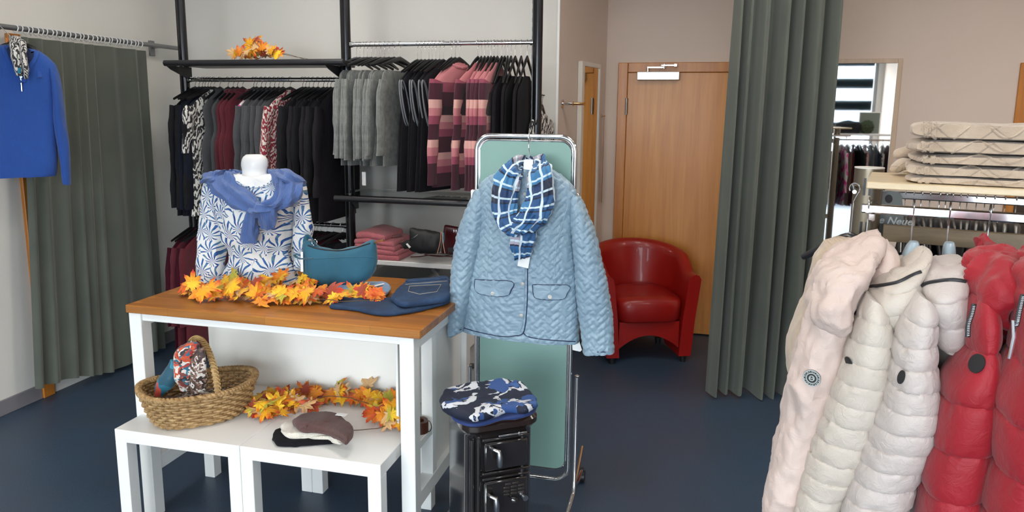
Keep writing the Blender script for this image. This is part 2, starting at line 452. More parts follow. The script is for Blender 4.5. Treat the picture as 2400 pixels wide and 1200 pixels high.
def m_curtain(name, c1, c2):
    t = NT(name); v = t.coord('Object'); n = t.noise(v, 3, 3)
    t.color(t.ramp(n, [(.3, hexc(c1)), (.7, hexc(c2))])); t.set('Roughness', .8); t.set('Sheen Weight', .25)
    t.bump(t.noise(v, 700, 2), .25, .001); return t.m
CURT = m_curtain('curtain_grey_green', '4C514A', '565B51')
def pathL(s, h): return (-3.445+.02*h, 3.14+.90*s-.14*h*(1-s)-.03*h*s)
solo('curtain', curtain(pathL, lambda s: .13-.11*s**.6+.02*np.sin(s*9), 2.018, 8, .017, 3), CURT, 'grey-green fitting room curtain hanging from the left wall pole', 'curtain')
def pathR(s, h):
    a = np.array([.19-.0*h, 4.22]); b = np.array([.76-.02*h, 4.30+.05]); p = a*(1-s)+b*s; return (p[0]-.03*h*(1-s), p[1])
solo('curtain', curtain(pathR, lambda s: .012+.01*np.sin(s*7), 2.75, 6.5, .062, 9, nu=520, sharp=.8, flare=.5), CURT, 'tall grey-green curtain hanging in deep pleats beside the wooden door', 'curtain')
t = thing('curtain_rail', 'white ceiling rail that carries the tall curtain by the door', 'curtain rail', (.5, 4.28, 2.78))
part('rail', box(-.2, 1.4, 4.262, 4.298, 2.752, 2.775, .002), WHITE2, t)
part('rail_mount', merge(box(0, .03, 4.27, 4.29, 2.775, ZC, .002), box(1.1, 1.13, 4.27, 4.29, 2.775, ZC, .002)), WHITE2, t)
# power sockets low on the left wall
t = thing('power_socket', 'white triple power socket low on the left wall', 'socket', (XL+.006, 4.22, .22))
part('plate', box(XL, XL+.011, 4.12, 4.34, .16, .27, .002), WHITE2, t)
for k in range(3):
    part('outlet', lathe([(0, .002), (.012, .002), (.02, .008), (.024, .009), (.026, .0)], (XL+.0115, 4.155+.073*k, .215), 16, 'X'), WHITE2, t)
part('box_cover', box(XL, XL+.02, 4.0, 4.1, -.0+.09, .30, .002), WHITE2, t)

# alcove wall: mirror, pegs
AN = np.array([(SB[1]-SA[1]), -(SB[0]-SA[0]), 0.0]); AN /= np.linalg.norm(AN)
AD = np.array([SB[0]-SA[0], SB[1]-SA[1], 0.0]); ALEN = np.linalg.norm(AD); AD /= ALEN
A0 = np.array([SA[0], SA[1], 0.0])
def alc(u, z, off): return A0+AD*u+np.array([0, 0, z])+AN*off
PLA = Plane(A0, AN)
def alcbox(u0, u1, z0, z1, o0, o1, bev=.002):
    M = np.eye(4); M[:3, 0] = AD; M[:3, 1] = AN; M[:3, 2] = (0, 0, 1); M[:3, 3] = A0
    return xf(box(u0, u1, o0, o1, z0, z1, bev), M)
def alcu(x, y, off=0): p = PLA.at(x, y, off); return float((p-A0)@AD), float(p[2])
MIR = mat('mirror_glass', (.86, .88, .88), .02, 1.0)
u0, zt = alcu(1366, 143, .035); u1, _ = alcu(1409, 156, .035); z0m = .45
t = thing('wall_mirror', 'narrow white framed mirror on the alcove wall beside the wooden door', 'mirror', alc((u0+u1)/2, z0m, .02))
part('mirror_glass', alcbox(u0+.045, u1-.02, z0m+.03, zt-.03, .004, .028, 0), MIR, t, False)
part('frame', merge(alcbox(u0, u0+.045, z0m, zt, .002, .035), alcbox(u1-.02, u1, z0m, zt, .002, .035), alcbox(u0+.045, u1-.02, zt-.03, zt, .002, .035), alcbox(u0+.045, u1-.02, z0m, z0m+.03, .002, .035)), mat('frame_cream_white', 'D9D3C8', .4), t, False)
def peg(name, label, x, y, L, r):
    u, z = alcu(x, y); p = alc(u, z, 0)
    t = thing(name, label, 'hook', p)
    part('wall_plate', tube([p, p+AN*.008, p+AN*.012], [r*2.2, r*2.2, r*1.2], 16), CHROME, t)
    part('peg', tube([p+AN*.008, p+AN*L*.5], r*.9, 12), CHROME, t)
    part('tip', tube([p+AN*L*.5, p+AN*L*.52, p+AN*L*.96, p+AN*L], [r*1.25, r*.8, r*.8, r*1.1], 12), mat('brass_tip', (.75, .5, .25), .2, 1.0), t)
    return p
peg('coat_hook', 'large chrome and brass coat peg on the alcove wall', 1317, 243, .155, .012)
p2 = peg('coat_hook', 'small chrome hook on the alcove wall beside the mirror', 1409, 272, .03, .006)
q = p2+AN*.024
PWD = mat('shoehorn_brown', 'A88C7C', .4)
solo('shoehorn', tube([q+(0, 0, .004), q-(0, 0, .02), q-(0, 0, .2), q-(0, 0, .5), q-(0, 0, .62), q-(0, 0, .64)], [.003, .006, .012, .017, .019, .012], 12, flat=.25), PWD, 'long slim brown shoehorn hanging from the small alcove hook', 'shoehorn')
# wall mirror behind the right rack
t = thing('wall_mirror', 'tall mirror in a thin pale wooden frame on the beige wall', 'mirror', (1.05, YD-.015, .35))
mx0, mx1, mz0, mz1 = .74, 1.344, .35, 2.03
part('mirror_glass', box(mx0+.03, mx1-.03, YD-.022, YD-.002, mz0+.03, mz1-.03), MIR, t, False)
part('frame', merge(box(mx0, mx0+.03, YD-.03, YD, mz0, mz1, .002), box(mx1-.03, mx1, YD-.03, YD, mz0, mz1, .002), box(mx0+.03, mx1-.03, YD-.03, YD, mz1-.03, mz1, .002), box(mx0+.03, mx1-.03, YD-.03, YD, mz0, mz0+.03, .002)), m_wood('pale_wood_frame', 'B79C82', 'C2A88E', 'CDB49A', 'Z'), t, False)
# ================================================================== FURNITURE
OAKTOP = m_wood('oiled_oak_worktop', '8E5420', 'A2642A', 'B47634', 'X', .8, .38, .35)
def m_staves(name):
    t = NT(name); v = t.coord('Object'); 
    br = t.new('ShaderNodeTexBrick'); t.link(v, br.inputs['Vector']); br.offset = .37
    for k_, s_ in (('Scale', 1.0), ('Mortar Size', .0006), ('Brick Width', .42), ('Row Height', .042)): br.inputs[k_].default_value = s_
    br.inputs['Color1'].default_value = (.72, .72, .72, 1); br.inputs['Color2'].default_value = (1.1, 1.1, 1.1, 1); br.inputs['Mortar'].default_value = (.6, .6, .6, 1)
    v2 = t.coord('Object', (1.4, 22, 22)); n = t.noise(v2, 1, 5, .6, .5)
    c = t.ramp(n, [(.3, hexc('8F561C')), (.5, hexc('A66826')), (.7, hexc('BC7E34'))])
    t.color(t.mix(1.0, c, br.outputs[0], 'MULTIPLY')); t.set('Roughness', .4); t.set('Coat Weight', .15); return t.m
STAVES = m_staves('beech_stave_worktop')
IX0, IX1, IY0, IY1 = -2.107, -.885, 2.262, 2.98
t = thing('kitchen_island_table', 'white table with thick wooden top that carries the mannequin torso', 'table', ((IX0+IX1)/2, (IY0+IY1)/2, 0))
part('tabletop', box(IX0, IX1, IY0, IY1, .868, .9, .003), STAVES, t, False)
LX0, LX1 = -2.072-.07, -.915
LX0 = -2.075
for (x, y) in ((LX0-.03, IY0+.012), (LX1-.055, IY0+.012), (LX0-.03, IY1-.09), (LX1-.055, IY1-.09)):
    part('leg', box(x, x+.055, y, y+.055, 0, .868, .002), WHITE, t, False)
for x in (LX0-.028, LX1-.053):
    part('side_rail', box(x, x+.05, IY0+.067, IY1-.09, .81, .868, .002), WHITE, t, False)
    part('side_rail', box(x, x+.05, IY0+.067, IY1-.09, .19, .25, .002), WHITE, t, False)
part('stile', box(LX1-.05, LX1-.005, 2.47, 2.515, .25, .81, .002), WHITE, t, False)
part('side_rail', box(LX1-.05, LX1-.005, IY0+.067, 2.469, .418, .4495, .002), WHITE, t, False)
part('front_rail', box(LX0+.025, LX1-.055, IY0+.02, IY0+.05, .835, .868, .002), WHITE, t, False)
part('back_panel', box(LX0+.02, LX1-.06, 2.672, 2.69, .26, .868, .001), mat('panel_white', 'F3F2EC', .45), t, False)
part('side_panel', box(LX1-.04, LX1-.025, 2.52, IY1-.095, .25, .81, .001), WHITE, t, False)
part('side_panel', box(LX1-.125, LX1-.115, 2.40, 2.665, .47, .80, .001), WHITE, t, False)
# two small square tables side by side
def lack(x0, x1, y0, y1, h, label, group=None):
    t = thing('side_table', label, 'table', ((x0+x1)/2, (y0+y1)/2, 0))
    part('tabletop', box(x0, x1, y0, y1, h-.05, h, .0015), WHITE, t, False)
    for x in (x0, x1-.05):
        for y in (y0, y1-.05): part('leg', box(x, x+.05, y, y+.05, 0, h-.05, .0015), WHITE, t, False)
LH = .45
_l = W(268, 1005, Z=LH); _m = W(561, 1045, Z=LH); _r2 = W(897, 1092, Z=LH)
TY0 = 2.13
lack(-2.078, -1.5385, TY0, TY0+.54, LH, 'left low white square table under the wicker basket')
lack(-1.5365, -.985, TY0, TY0+.54, LH, 'right low white square table under the three beanies')
# white drawer unit with grey top behind the table
t = thing('drawer_unit', 'white drawer unit with grey top behind the rolling mirror', 'cabinet', (-1.1, 3.5, 0))
part('body', merge(box(-1.3, -.93, 3.3, 3.8, .0, .40, .003)), WHITE, t, False)
part('drawer', box(-1.28, -.95, 3.283, 3.2995, .215, .385, .003), WHITE, t, False)
part('drawer', box(-1.28, -.95, 3.283, 3.2995, .03, .2, .003), WHITE, t, False)
part('top', box(-1.32, -.91, 3.27, 3.82, .4005, .42, .003), mat('grey_laminate', '6E6E70', .4), t, False)
t = thing('storage_box', 'tall white storage box standing on the grey topped drawer unit', 'box', (-1.17, 3.6, .42))
part('body', box(-1.27, -1.08, 3.42, 3.75, .4205, .68, .003), WHITE, t, False)
part('lid', box(-1.275, -1.075, 3.415, 3.755, .6805, .70, .003), WHITE, t, False)

# ---- black post shelving
POSTY = 4.05
PXS = [float(W(429, 100, Y=POSTY)[0]), float(W(812, 100, Y=POSTY)[0]), float(W(1261, 100, Y=POSTY)[0])]
t = thing('wall_shelving', 'black floor to ceiling post system carrying rails and shelf', 'shelving', ((PXS[0]+PXS[2])/2, POSTY, 0))
for x in PXS:
    p_ = part('post', merge(cyl((x, POSTY, 0.008), (x, POSTY, ZC-.001), .026, 20)), mat('post_black_gloss', (.035, .035, .038), .18, .75), t)
    part('slot_strip', merge(box(x-.032, x-.024, POSTY-.012, POSTY+.012, .05, ZC-.05, .001), *[box(x-.034, x-.0315, POSTY-.006, POSTY+.006, z, z+.022) for z in np.arange(.1, 2.8, .05)]), BLKPL, p_)
    part('foot', lathe([(.045, 0), (.045, .006), (.026, .012)], (x, POSTY, 0), 20), BLKMET, p_)
ZS = 1.925
sx0, sx1 = float(W(384, 148, Y=3.83)[0])+.012, float(W(806, 150, Y=3.83)[0])
sh = part('shelf_board', merge(box(sx0+.01, sx1, 3.84, 4.02, ZS-.010, ZS+.012, .003), box(PXS[0]+.03, PXS[1]-.03, 4.02, 4.22, ZS-.010, ZS+.012, .003)), BLKMET, t, False)
part('front_tube', cyl((sx0-.005, 3.83, ZS), (sx1+.0, 3.83, ZS), .018, 16), BLKMET, t)
for x in (PXS[0], PXS[1]):
    part('shelf_bracket', prism([(x+.030 if x == PXS[0] else x-.036, y, z) for y, z in ((3.84, ZS-.012), (4.07, ZS-.012), (4.07, ZS-.085), (4.03, ZS-.085), (3.88, ZS-.035))], .006, (1, 0, 0)), BLKMET, t, False)
def rod(x0, x1, z, r=.013, m=None):
    return part('rail', merge(cyl((x0, POSTY, z), (x1, POSTY, z), r, 14), cyl((x0-.004, POSTY, z), (x0+.014, POSTY, z), r*1.35, 14), cyl((x1-.014, POSTY, z), (x1+.004, POSTY, z), r*1.35, 14)), m or CHROME, t)
ZR1 = float(W(620, 187, Y=POSTY)[2]); ZR2 = float(W(1030, 102, Y=POSTY)[2]); ZR3 = float(W(770, 527, Y=POSTY)[2])
rod(PXS[0]+.03, PXS[1]-.03, ZR1); rod(PXS[1]+.03, PXS[2]-.03, ZR2); rod(PXS[0]+.03, PXS[1]-.03, ZR3, .013, mat('rail_dark_chrome', (.2, .2, .21), .2, 1))
# empty shelf frame (two black tubes with arms) and the glass plate
ZG = float(W(940, 470, Y=3.85)[2])
gx0, gx1 = float(W(785, 465, Y=3.83)[0]), float(W(1290, 490, Y=3.83)[0])
part('front_tube', cyl((gx0, 3.83, ZG), (PXS[2]+.03, 3.83, ZG), .018, 16), BLKMET, t)
part('back_tube', cyl((PXS[1]+.03, 4.22, ZG+.003), (PXS[2]-.0, 4.22, ZG+.003), .01, 12), BLKMET, t)
for x in (PXS[1], PXS[2]):
    part('shelf_arm', merge(box(x-.010+.035, x+.010+.035, 3.84, 4.22, ZG-.012, ZG+.012, .003), prism([(x+.028, y, z) for y, z in ((3.95, ZG-.012), (4.08, ZG-.012), (4.08, ZG-.09), (4.05, ZG-.09))], .01, (1, 0, 0))), BLKMET, t, False)
gl = NT('shelf_glass'); gl.color((.85, .95, .92)); gl.set('Transmission Weight', 1); gl.set('Roughness', .02); gl.set('IOR', 1.45)
part('glass_plate', box(PXS[1]+.05, PXS[2]-.03, 3.85, 4.20, ZG+.013, ZG+.019), gl.m, t, False)
# white shelf on chrome brackets
ZWS = .775
wx0 = float(W(858, 598, Y=3.86)[0])-.12
t = thing('wall_shelf', 'white shelf board on slanting chrome supports above the drawer unit', 'shelf', (-1.45, 4.1, ZWS-.03))
part('board', box(wx0, -.87, 3.86, 4.497, ZWS-.028, ZWS, .003), WHITE2, t, False)
for x in (-1.50, -.95):
    part('support', merge(tube([(x, 3.98, ZWS-.029), (x, 4.49, ZWS-.38)], .014, 4), ), CHROME, t)
t = thing('storage_box', 'low white box on the floor against the back wall', 'box', (-1.75, 4.3, 0))
part('body', box(-2.0, -1.62, 4.15, 4.49, 0, .58, .003), WHITE, t, False)
part('lid', box(-2.01, -1.61, 4.14, 4.495, .5805, .60, .003), mat('light_grey_top', 'B9B9B7', .5), t, False)

# ---- rolling mirror with green back
SY = 2.80
PS = Plane((0, SY, 0), (0, -1)); 
TLx, TRx = float(W(1113, 400, Y=SY)[0]), float(W(1352, 400, Y=SY)[0])
zt_, zb_ = float(W(1230, 319, Y=SY)[2]), .115
def rrect(x0, x1, z0, z1, r, y, n=8):
    P = []
    for (cx, cz, a0) in ((x1-r, z1-r, 0), (x0+r, z1-r, 90), (x0+r, z0+r, 180), (x1-r, z0+r, 270)):
        for k in range(n+1):
            a = math.radians(a0+90*k/n); P.append((cx+r*math.cos(a), y, cz+r*math.sin(a)))
    return P
t = thing('rolling_mirror', 'rolling chrome stand mirror showing its mint green back', 'mirror', ((TLx+TRx)/2, SY, 0))
part('frame', tube(rrect(TLx+.008, TRx-.008, zb_, zt_, .06, SY), .0095, 10, closed=True), CHROME, t)
gi = .020
def disc(P, d): return prism(P, d, (0, 1, 0))
GRN = NT('mint_green_board'); gv = GRN.coord('Object'); GRN.color(GRN.ramp(GRN.noise(gv, 4, 2), [(.3, hexc('7FA39A')), (.7, hexc('87ABA1'))])); GRN.set('Roughness', .5); GRN.bump(GRN.noise(gv, 500, 2), .1, .001)
part('back_board', disc(rrect(TLx+gi+.002, TRx-gi-.002, zb_+.05, zt_-.02, .045, SY-.002), .008), GRN.m, t, False)
part('mirror_glass', disc(rrect(TLx+gi+.002, TRx-gi-.002, zb_+.05, zt_-.02, .045, SY+.0065), .004), MIR, t, False)
part('board_rim', tube(rrect(TLx+gi, TRx-gi, zb_+.048, zt_-.018, .047, SY+.001), .0045, 8, closed=True), CHROME, t)
for x in (TLx, TRx):
    part('clip', box(x-.014, x+.012, SY-.014, SY+.014, 1.30, 1.34, .002), CHROME, t)
for x, s in ((TLx, -1), (TRx, 1)):
    xx = x+s*.022
    b_ = part('base_leg', tube([(xx, SY, .58), (xx, SY, .5), (xx, SY, .12), (xx-.0, SY-.03, .075), (xx, SY-.33, .06)], .0085, 10), CHROME, t)
    part('back_foot', tube([(xx, SY, .09), (xx, SY+.10, .12), (xx, SY+.22, .17)], .006, 8), mat('copper_tone_metal', (.5, .3, .17), .3, 1) , t)
    part('knob', lathe([(0, .0), (.008, .001), (.011, .006), (0, .012)], (xx, SY, .58), 12), CHROME, t)
    part('base_leg', tube([(xx, SY, .10), (xx, SY+.1, .065), (xx, SY+.22, .055)], .0085, 10), CHROME, t)
    for yy in (SY-.33, SY+.22):
        part('castor', merge(tube([(xx-.014, yy, .0262), (xx+.014, yy, .0262)], .026, 20), box(xx-.008, xx+.008, yy-.01, yy+.01, .03, .066, .002)), BLKPL, t)

# ---- black enamel stove
ZT = .66
c0 = W(1097, 990, Z=ZT); c1 = W(1254, 967, Z=ZT)
sd = (c1-c0)[:2]; SW = float(np.linalg.norm(sd)); saz = math.atan2(sd[1], sd[0]); SDp = .27
ENA = mat('black_enamel', (.016, .013, .013), .12, 0, var=.3, coat=1.0); ENAT = mat('brown_black_enamel', (.022, .012, .009), .14, coat=1)
NIK = mat('worn_nickel', (.62, .62, .62), .28, 1.0, bump=.2, bscale=90)
so = np.array([c0[0], c0[1], 0.0])
def sb(x0, x1, y0, y1, z0, z1, bev=.004): return frame_rot((lambda m: (m[0]+so, m[1]))(box(x0, x1, y0, y1, z0, z1, bev)), so, saz)
def sm(m): return frame_rot((m[0]+so,)+tuple(m[1:]), so, saz)
def rpoly(x0, x1, y0, y1, r, z, n=6): return [(p[0], p[2], z) for p in rrect(x0, x1, y0, y1, r, 0, n)]
t = thing('stove', 'small black enamel stove with nickel handles beside the white table', 'stove', so+np.array([.1, .15, 0]))
body = []
for (z, g) in ((.07, 0), (.60, 0), (.612, .004), (.62, .010)): body.append(rpoly(-.0-g, SW+g, -.0-g, SDp+g, .045, z))
part('body', sm(rings(np.array(body))), ENA, t)
part('top_plate', sm(rings(np.array([rpoly(-.012, SW+.012, -.012, SDp+.012, .05, .621), rpoly(-.018, SW+.018, -.018, SDp+.018, .055, .628), rpoly(-.018, SW+.018, -.018, SDp+.018, .055, .645), rpoly(-.008, SW+.008, -.008, SDp+.008, .045, .655)]))), ENAT, t)
for x in (.012, .034, SW-.046):
    part('corner_rib', sm(tube([(x, -.004, .08), (x, -.004, .60)], .008, 10)), ENA, t)
part('upper_door', sb(.052, SW-.03, -.016, -.001, .482, .582, .006), ENA, t)
part('lower_door', sb(.052, SW-.03, -.016, -.001, .16, .445, .006), ENA, t)
for z in (.588, .470, .450): part('moulding', sb(.045, SW-.02, -.014, -.001, z, z+.008, .003), ENA, t)
part('damper_slide', sm(merge(box(.10, .20, -.020, -.0145, .601, .607, .001), box(.168, .172, -.024, -.0201, .598, .612, .001))), NIK, t)
for (hx, hz) in ((.085, .548), (.075, .385)):
    h_ = part('handle', sm(tube([(hx-.012, -.017, hz+.02), (hx-.008, -.04, hz+.022), (hx+.006, -.046, hz+.018), (hx+.009, -.046, hz-.006), (hx+.010, -.044, hz-.032), (hx+.010, -.043, hz-.038)], [.006, .006, .0085, .010, .0095, .006], 12)), NIK, t)
part('latch_pin', sm(tube([(SW-.045, -.017, .375), (SW-.043, -.034, .375)], [.007, .010], 12)), NIK, t)
part('vent_grille', sm(merge(*[box(.118+.026*i+(.0 if j else .006), .140+.026*i+(.0 if j else .006), -.019, -.0165, .425-.012*j, .432-.012*j, .001) for j in range(4) for i in range(3 if j else 2)])), mat('dull_dark_nickel', (.10, .09, .08), .35, .8), t)
part('vent_knob', sm(lathe([(.004, .0), (.004, -.01), (.011, -.014), (.012, -.02), (.006, -.026), (0, -.027)], (.15, -.0195, .378), 16, 'Y')), ENA, t)
for (fx, fy) in ((.03, .03), (SW-.03, .03), (.03, SDp-.03), (SW-.03, SDp-.03)):
    part('foot', sm(lathe([(.022, 0), (.014, .02), (.02, .0695)], (fx, fy, 0), 12)), ENA, t)

# ---- red tub chair
RED = NT('red_leather'); rv = RED.coord('Object'); RED.color(RED.ramp(RED.noise(rv, 3, 2), [(.3, hexc('8C100C')), (.7, hexc('9C150E'))])); RED.set('Roughness', .38); RED.set('Coat Weight', .15); RED.bump(RED.noise(rv, 160, 4, .6), .12, .002)
fl = W(1428, 852, Z=0.01); fr = W(1612, 846, Z=0.01)
cd = (fr-fl)[:2]; caz = math.atan2(cd[1], cd[0]); cw = float(np.linalg.norm(cd))
cc = (fl+fr)/2; cc[2] = 0
t = thing('tub_chair', 'red leather tub chair in front of the wooden door', 'chair', cc)
CWF = cw/2+.02      # half width at the floor (outer)
def cm(m): return frame_rot((m[0]+cc,)+tuple(m[1:]), cc, caz)
# horseshoe shell: rings along the horseshoe angle, each ring a vertical section profile
def shell(parts=46):
    R = []
    path = []
    hw = CWF-.045; dp = .56
    # from front-left, back around, to front-right
    for k in range(parts):
        s = k/(parts-1)
        if s < .28: u = s/.28; p = (-hw, .0+u*.27); 
        elif s > .72: u = (1-s)/.28; p = (hw, .0+u*.27)
        else:
            a = math.pi*(s-.28)/.44; p = (-hw*math.cos(a), .27+(dp-.27-.045)*math.sin(a))
        path.append(p)
    P = np.array(path); T = np.gradient(P, axis=0); T /= np.linalg.norm(T, axis=1)[:, None]; N = np.c_[-T[:, 1], T[:, 0]]   # outward
    for k in range(parts):
        s = k/(parts-1); b = math.sin(math.pi*min(max((s-.1)/.8, 0), 1))**1.2
        top = .60+.15*b; zb = .045+(.06*math.sin(math.pi*s)**2 if .3 < s < .7 else 0)
        w0 = .042; ring = []
        for (o, z) in ((-w0, zb), (-w0, .3), (-w0, top-.06), (-w0*.9, top-.02), (-w0*.45, top-.002), (0, top+.003), (w0*.5, top-.004), (w0*.95, top-.03), (w0, top-.08), (w0, .3), (w0, zb)):
            fl_ = .078*(z/.75)**1.6
            q = P[k]+N[k]*(o+fl_)
            ring.append((q[0], q[1], z))
        R.append(ring)
    return R
part('shell', cm((lambda m: m)(rings(np.array(shell()), True, True))), RED, t, True, 1.2)
sc_ = []
for (z, g) in ((.285, .012), (.30, .0), (.39, 0), (.425, .006), (.438, .03), (.442, .07)):
    P_ = []
    for k in range(40):
        a = 2*math.pi*k/40; x = math.cos(a); y = math.sin(a)
        hwx = CWF-.045-.046+.078*(z/.75)**1.6+.006; 
        X_ = (hwx-g)*np.sign(x)*abs(x)**.45; Y_ = .225+(.235-g)*np.sign(y)*abs(y)**(.45 if y < 0 else .75)
        P_.append((X_, Y_-.012, z+(.012*(1-abs(x)) if z > .43 else 0)))
    sc_.append(P_)
part('seat_cushion', cm(rings(np.array(sc_))), RED, t, True, 1.0)
ap = []
hwx = CWF-.085
for k in range(13):
    u = -1+2*k/12; ap.append((hwx*u, .018, .10+.09*(1-u*u)))
ap += [(hwx, .018, .284), (-hwx, .018, .284)]
part('front_apron', cm(prism(ap, .03, (0, 1, 0))), RED, t, False)
for (x, y) in ((-CWF+.045, .03), (CWF-.045, .03), (-CWF+.09, .42), (CWF-.09, .42)):
    part('foot', cm(lathe([(.02, 0), (.024, .044)], (x, y, 0), 14)), BLKPL, t)
# ================================================================== GARMENTS ON THE BLACK POST RAILS
# every garment is modelled with its rail contact at the origin, width along Y, thickness along X
def hanger_tree(name, label, w=.20, drop=.07, neck=.055, m=BLKPL, wire=WIRE, thick=.006, group=None, org=(0, 0, 0)):
    t = thing(name, label, 'hanger', org, group); o = np.array(org)
    hk = [(0, 0, 0)]+[]
    P = [(.012*math.cos(a), .0, -.016+.016*math.sin(a)) for a in np.linspace(math.radians(-20), math.radians(215), 10)][::-1]
    hookp = [(0, p[0]*1.1, p[2]+.003) for p in P][::-1]
    hookp = [(0, .017*math.cos(a), -.013+.017*math.sin(a)) for a in np.linspace(math.radians(200), math.radians(-40), 12)]+[(0, .003, -.036), (0, 0, -.045), (0, 0, -neck-.02)]
    part('hook', tube(np.array(hookp)+o, .0016, 6), wire, t)
    A = []
    for k in range(13):
        u = -1+k/6; y = w*u; z = -neck-.012-drop*abs(u)**1.15; A.append((0, y, z))
    part('shoulder_bar', tube(np.array(A)+o, [.007+.007*(1-abs(-1+k/6)) for k in range(13)], 8, flat=.0+1.0 if thick > .01 else .55, up=(1, 0, 0)), m, t)
    return t
def gar_body(prof, m=30, n=26, seed=0, wob=.008, p=2.3):
    """prof: list of (z, half width, half thickness)"""
    sl = [((0, 0, z), (0, hw, 0), (ht, 0, 0)) for z, hw, ht in prof]
    def disp(u, v, th, P, N):
        q = P*np.array([14, 9, 2.2])+seed*3.1
        return wob*fbm(q, 2)*np.clip(v/.12, 0, 1)
    return loft(sl, m, n, p, disp)
def gar_sleeve(s, L, seed=0, r=.045, sh=.185, z0=-.185, out=.055, taper=.75, m=18, lean=0.0):
    sl = []
    for k in range(7):
        u = k/6; z = z0-L*u; y = s*(sh+out*u**.6)
        sl.append(((lean*u, y, z-.0), (0, r*(1-(1-taper)*u), .012*s*(1-u)), (r*.40*(1-.25*u), 0, 0)))
    def disp(u, v, th, P, N): return .007*fbm(P*np.array([20, 20, 9])+seed*5, 2)
    return loft(sl, m, 14, 2.1, disp)
TOP = [(-.075, .045, .012), (-.09, .06, .014), (-.115, .10, .013), (-.165, .175, .013), (-.205, .21, .014), (-.28, .222, .014)]
PROF = {
 'sweater': TOP+[(-.50, .222, .013), (-.74, .228, .014), (-.78, .22, .012)],
 'long': TOP+[(-.50, .215, .013), (-.76, .222, .015), (-.86, .228, .016)],
 'vest': [(-.07, .045, .012), (-.10, .06, .014), (-.16, .13, .014), (-.20, .155, .014), (-.32, .145, .014), (-.42, .18, .015), (-.62, .18, .015), (-.82, .19, .016)],
 'cardigan': [(-.17, .16, .010), (-.19, .19, .012), (-.24, .20, .014), (-.40, .198, .013), (-.60, .20, .013), (-.72, .205, .013)],
 'dress': [(-.125, .045, .012), (-.15, .07, .014), (-.21, .15, .014), (-.25, .175, .013), (-.36, .165, .014), (-.50, .19, .016), (-.68, .205, .018), (-.86, .225, .02)],
 'slip': [(-.20, .05, .008), (-.23, .09, .011), (-.29, .17, .014), (-.4, .185, .015), (-.65, .195, .016), (-.84, .20, .017)],
}
def garment(name, kind, label, mt, org, sleeves=True, group=None, smat=None, seed=0, sl=.5, lean=0.0, cat='clothing', scl=1.0, collar=None, trim=None, dz=0.0):
    t = thing(name, label, cat, org, group); o = np.array(org, float); ORIG[t.name] = o; z0s = -.235 if kind == 'cardigan' else -.185
    def sh(m): return (m[0]*np.array([1, 1, scl])+np.array([0, 0, dz])+o,)+tuple(m[1:])
    part('body', sh(gar_body(PROF[kind], seed=seed)), mt, t)
    if sleeves:
        for s in (-1, 1): part('sleeve', sh(gar_sleeve(s, sl, seed+s, lean=lean*(.5+.5*s), z0=z0s)), smat or mt, t)
    if collar: part('collar', sh(tube([(.016*math.cos(a), .062*math.sin(a), -.088-.012*math.cos(a)) for a in np.linspace(0, 2*math.pi, 20)[:-1]], .009, 8, closed=True)), collar, t)
    if trim:
        for s in (-1, 1):
            L = [(.017+.004*math.cos(a), s*(.165+.030*math.cos(a)+.03*math.sin(a)), -.36+.13*math.sin(a)) for a in np.linspace(0, 2*math.pi, 22)[:-1]]
            part('armhole_trim', sh(tube(L, .0045, 7, closed=True)), trim, t)
    return t
BLACKK = knit('black_knit', (.012, .012, .014)); NAVYB = knit('midnight_knit', (.010, .012, .022)); BLACKJ = knit('black_jersey', (.017, .015, .019), 500, .2, .2)
CHARC = knit('charcoal_jersey', '45464A', 420, .3); GREYH = knit('grey_marl_knit', '7C7E7B', 240, .8, .2, .3)
BORD = knit('bordeaux_knit', '5E1825', 300, .4); BORD2 = knit('deep_maroon_knit', '3E0F1E', 300, .4)
def m_animal(name, c1, c2, scale=(9, 9, 5), dist=2.2, th=.5, c3=None, rot=(0, .5, .3)):
    t = NT(name); v = t.coord('Object', scale, rot); w = t.new('ShaderNodeTexWave'); t.link(v, w.inputs['Vector']); w.inputs['Scale'].default_value = 1.6
    w.inputs['Distortion'].default_value = 9*dist/2.2; w.inputs['Detail'].default_value = 2; w.inputs['Detail Scale'].default_value = 1.4
    stops = [(0, c1), (th, c2)]
    if c3: stops = [(0, c1), (th-.12, c3), (th+.1, c2)]
    t.color(t.ramp(w.outputs[1], stops, 'CONSTANT')); t.set('Roughness', .8); return t.m
ZEBRA = m_animal('black_white_print', (.02, .02, .022), (.68, .66, .62), (20, 20, 8), th=.5)
REDPR = m_animal('red_white_print', (.30, .02, .04), (.72, .62, .56), (24, 24, 12), th=.55, c3=(.04, .02, .03))
PINKPR = m_animal('pink_grey_print', (.75, .05, .30), (.65, .62, .62), (6, 6, 2), th=.45)
def m_stripe(name, stops):
    t = NT(name); tc = t.new('ShaderNodeTexCoord'); sp = t.new('ShaderNodeSeparateXYZ'); t.link(tc.outputs['Object'], sp.inputs[0])
    f = t.math('MULTIPLY', sp.outputs[2], -1.0)
    t.color(t.ramp(f, stops, 'CONSTANT')); t.set('Roughness', .9); t.set('Sheen Weight', .2)
    v = t.coord('Object'); t.bump(t.noise(v, 500, 2), .4, .0015); return t.m
PK, RO, PL, LP, DK = hexc('C57C82'), hexc('96475C'), hexc('451729'), hexc('DDAAA2'), hexc('2B1720')
STRB = m_stripe('stripes_body', [(0, PK), (.235, RO), (.29, PL), (.37, DK), (.42, LP), (.46, PK), (.50, RO), (.54, PL), (.63, LP), (.67, PK), (.71, RO), (.75, PL)])
STRS = m_stripe('stripes_sleeve', [(0, PK), (.20, RO), (.245, PL), (.335, LP), (.38, PK), (.425, RO), (.47, PL), (.555, LP), (.60, PK), (.645, RO), (.69, PL)])
GPIP = mat('grey_piping', '77797E', .6)
